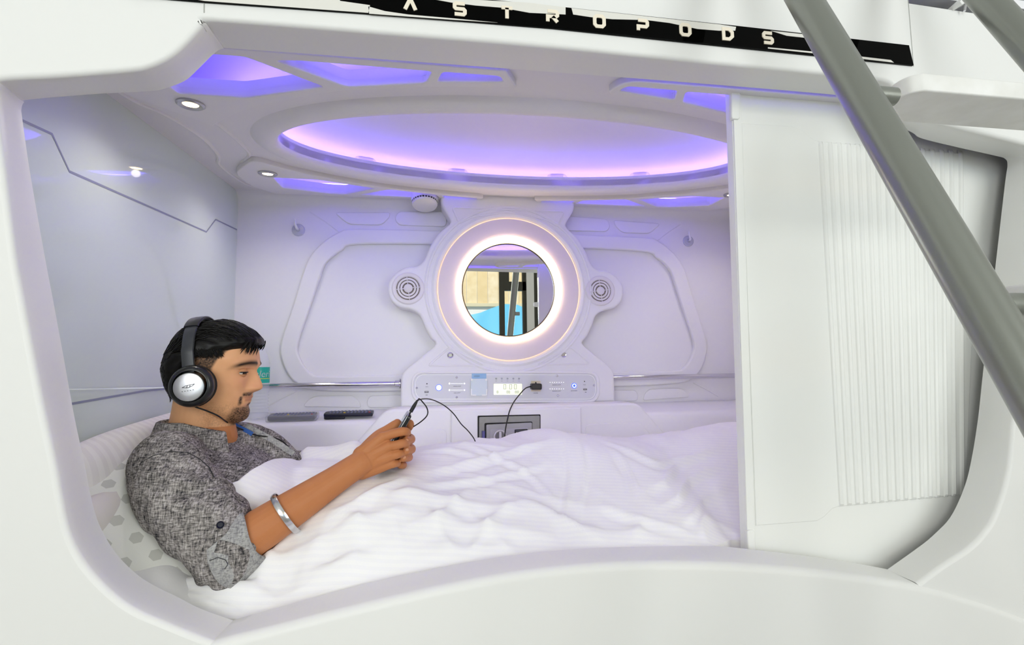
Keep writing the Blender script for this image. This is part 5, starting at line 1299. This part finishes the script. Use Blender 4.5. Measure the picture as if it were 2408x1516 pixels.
# striped pillow propped against the end wall, across the bed
pillow('pillow', (XL + .062, 1.34, 0.708), (0, 1, 0.06), (0.10, -.04, 1), 0.62, 0.36, 0.15, SATIN2, 'striped satin pillow propped upright against the glass end wall behind the man', 3, 0.007)
pillow('pillow', (-0.636, 1.085, 0.665), (0.12, 1, 0), (0.55, 0, 1), 0.30, 0.25, 0.11, mat('blush_pillowcase', 'f5eeec', 0.75, bump=(180, .1)), 'plain white pillow squashed at the front left corner of the bed', 11, 0.010)
# foam pillow with printed hexagons
def hexmat():
    m = mat('hexagon_print_cover', 'f1f1ec', 0.7, spec=0.2, bump=(300, 0.12)); nt = m.node_tree; b = nt.nodes['Principled BSDF']; N = nt.nodes.new; Lk = nt.links.new
    uv = N('ShaderNodeUVMap'); s = 0.047
    sc = N('ShaderNodeVectorMath'); sc.operation = 'SCALE'; sc.inputs['Scale'].default_value = 1 / s; Lk(uv.outputs['UV'], sc.inputs[0])
    def cell(off):
        ad = N('ShaderNodeVectorMath'); ad.operation = 'ADD'; ad.inputs[1].default_value = (50 + off[0], 50 * 1.732 + off[1], 0); Lk(sc.outputs[0], ad.inputs[0])
        md = N('ShaderNodeVectorMath'); md.operation = 'MODULO'; md.inputs[1].default_value = (1, 1.732, 1); Lk(ad.outputs[0], md.inputs[0])
        sb_ = N('ShaderNodeVectorMath'); sb_.operation = 'SUBTRACT'; sb_.inputs[1].default_value = (0.5, 0.866, 0); Lk(md.outputs[0], sb_.inputs[0])
        ab = N('ShaderNodeVectorMath'); ab.operation = 'ABSOLUTE'; Lk(sb_.outputs[0], ab.inputs[0])
        dt = N('ShaderNodeVectorMath'); dt.operation = 'DOT_PRODUCT'; dt.inputs[1].default_value = (0.866, 0.5, 0); Lk(ab.outputs[0], dt.inputs[0])
        sp = N('ShaderNodeSeparateXYZ'); Lk(ab.outputs[0], sp.inputs[0])
        mxm = N('ShaderNodeMath'); mxm.operation = 'MAXIMUM'; Lk(dt.outputs['Value'], mxm.inputs[0]); Lk(sp.outputs['Y'], mxm.inputs[1]); return mxm
    a, c_ = cell((0, 0)), cell((0.5, 0.866)); mn = N('ShaderNodeMath'); mn.operation = 'MINIMUM'; Lk(a.outputs[0], mn.inputs[0]); Lk(c_.outputs[0], mn.inputs[1])
    lt = N('ShaderNodeMath'); lt.operation = 'LESS_THAN'; lt.inputs[1].default_value = 0.215; Lk(mn.outputs[0], lt.inputs[0])
    mx = N('ShaderNodeMix'); mx.data_type = 'RGBA'; mx.inputs['A'].default_value = lin('f1f1ec'); mx.inputs['B'].default_value = lin('d0d0ca')
    Lk(lt.outputs[0], mx.inputs['Factor']); Lk(mx.outputs['Result'], b.inputs['Base Color']); return m
hc = P(370, 1262, 1.07)
pillow('pillow', hc + Vector((-0.015, 0.035, -0.022)), (0.66, -0.05, -0.62), (0.403, 0.78, 0.33), 0.37, 0.32, 0.09, hexmat(), 'white foam pillow printed with grey hexagons under the elbow of the man', 21, 0.002, power=3.5)
pillow('pillow', P(300, 1335, 1.02) + Vector((0.0, 0.04, -0.03)), (1, 0.1, -0.40), (0.1, 1, 0.1), 0.27, 0.20, 0.085, COTTON, 'crumpled plain white pillow lying lowest behind the front rim', 31, 0.010)
# ================================================================== room in front of the pod (mirror view, plus unseen walls, ceiling and side windows)
struct('floor_room', MB().box((-5, -3.4, -0.05), (6, YF + 0.02, 0.0)).me('rf'), mat('grey_floor_tile', '8d8c88', 0.5, noise=(3, '7f7e7a', 2)))
yw = -2.6
RW = mat('room_wall_paint', 'e9e6e0', 0.7); FRM = mat('dark_window_frame', '3b382c', 0.5)
w0, w1, h0, h1 = -0.1, 1.30, 0.9, 2.75
FW = Matrix(((-1, 0, 0, 0), (0, 0, 1, yw), (0, 1, 0, 0), (0, 0, 0, 1))) @ Matrix.Scale(-1, 4, (1, 0, 0))
side = [(-2.3, -0.2), (1.40, 3.3)]  # openings added for the two daylight lamps
struct('wall_room', plate_mesh([[(-2.6, 0), (3.8, 0), (3.8, 3.1), (-2.6, 3.1)], [(w0, h0), (w1, h0), (w1, h1), (w0, h1)]] + [[(a_, 0.8), (b_, 0.8), (b_, 2.7), (a_, 2.7)] for a_, b_ in side], FW, 0.06, 0), RW)
GW = mat('room_side_wall', 'cfcdc8', 0.8)  # unseen side walls, put in to cut light from the sides
struct('wall_room_left', MB().box((-2.6, yw, 0), (-2.5, YF, 3.1)).me('wrl'), GW)
struct('wall_room_right', MB().box((3.7, yw, 0), (3.8, YF, 3.1)).me('wrr'), GW)
struct('ceiling_room', MB().box((-2.6, yw - .06, 3.1), (3.8, YF + .03, 3.16)).me('crm'), mat('room_ceiling', 'd8d7d4', 0.8))  # unseen ceiling, put in to block light from above
for n_, (a_, b_) in enumerate(side):  # unseen side windows, made up to hold the added daylight lamps
    wn = struct('window_%d' % (n_ + 2), MB().box((a_, yw - .05, 0.8), (b_, yw - .0, 0.85)).me('wf'), FRM)
    for lo, hi in (((a_, yw - .05, 2.65), (b_, yw, 2.7)), ((a_, yw - .05, .8), (a_ + .05, yw, 2.7)), ((b_ - .05, yw - .05, .8), (b_, yw, 2.7)), (((a_ + b_) / 2 - .03, yw - .05, .8), ((a_ + b_) / 2 + .03, yw, 2.7))):
        MB().box(lo, hi).build('frame_bar', FRM, wn)
win = struct('window_1', MB().box((0.936, yw - .09, h0), (1.005, yw - .03, h1)).me('mullion'), FRM)
for lo, hi in (((w0, yw - .09, h0), (w1, yw - .03, h0 + .05)), ((w0, yw - .09, h1 - .05), (w1, yw - .03, h1)), ((w0, yw - .09, h0), (w0 + .05, yw - .03, h1)), ((w1 - .05, yw - .09, h0), (w1, yw - .03, h1)), ((1.005, yw - .09, 2.0), (w1, yw - .03, 2.12)), ((1.005, yw - .085, 2.12), (1.07, yw - .035, 2.7))):
    MB().box(lo, hi).build('frame_bar', FRM, win)
MB().box((w0 + .05, yw - .062, h0 + .05), (w1 - .05, yw - .058, h1 - .05)).build('pane', mat('window_pane', 'ffffff', 0.0, alpha=0.06), win)
# fence of pale boards and blue tarpaulin beyond the window
fb = thing('board_fence', 'pale timber board fence outside the window seen in the mirror', 'fence', (0.9, -5, 0))
rnd = random.Random(4); tones = ('f2e3bd', 'e8d3a4', 'f6ead0', 'eedcb4')
for k in range(26):
    x = -1.6 + k * 0.19
    MB().box((x, -5.0 - rnd.random() * .02, 2.12), (x + .183, -5.04, 4.2)).build('plank', mat('plank_' + tones[k % 4], tones[k % 4], 0.7, noise=(9, 'd9c08c', 1.4)), fb)
MB().box((-1.7, -5.03, -0.4), (3.5, -5.10, 2.12)).build('backing', mat('fence_white', 'f4f1ea', 0.7), fb)
MB().box((-1.7, -4.98, 2.06), (3.5, -5.03, 2.12)).build('ledge', mat('fence_ledge', 'd8cfae', 0.7), fb)
rows = []
for j in range(11):
    zz = 1.98 - j * 0.24; rows.append([(-1.7 + i * .13, -4.75 + .09 * math.sin(i * 1.7 + .6 * j) * (j / 10 + .2) - j * -.04 + .05 * math.sin(i * 3.1), zz + (0.10 * math.sin(i * .55 + 1) if j == 0 else 0)) for i in range(41)])
tp = tag(MB().grid(rows, flip=True).build('tarpaulin', mat('blue_tarpaulin', '5fc3ee', 0.4), None, True), 'bright blue tarpaulin heaped outside the window seen in the mirror', 'tarpaulin')
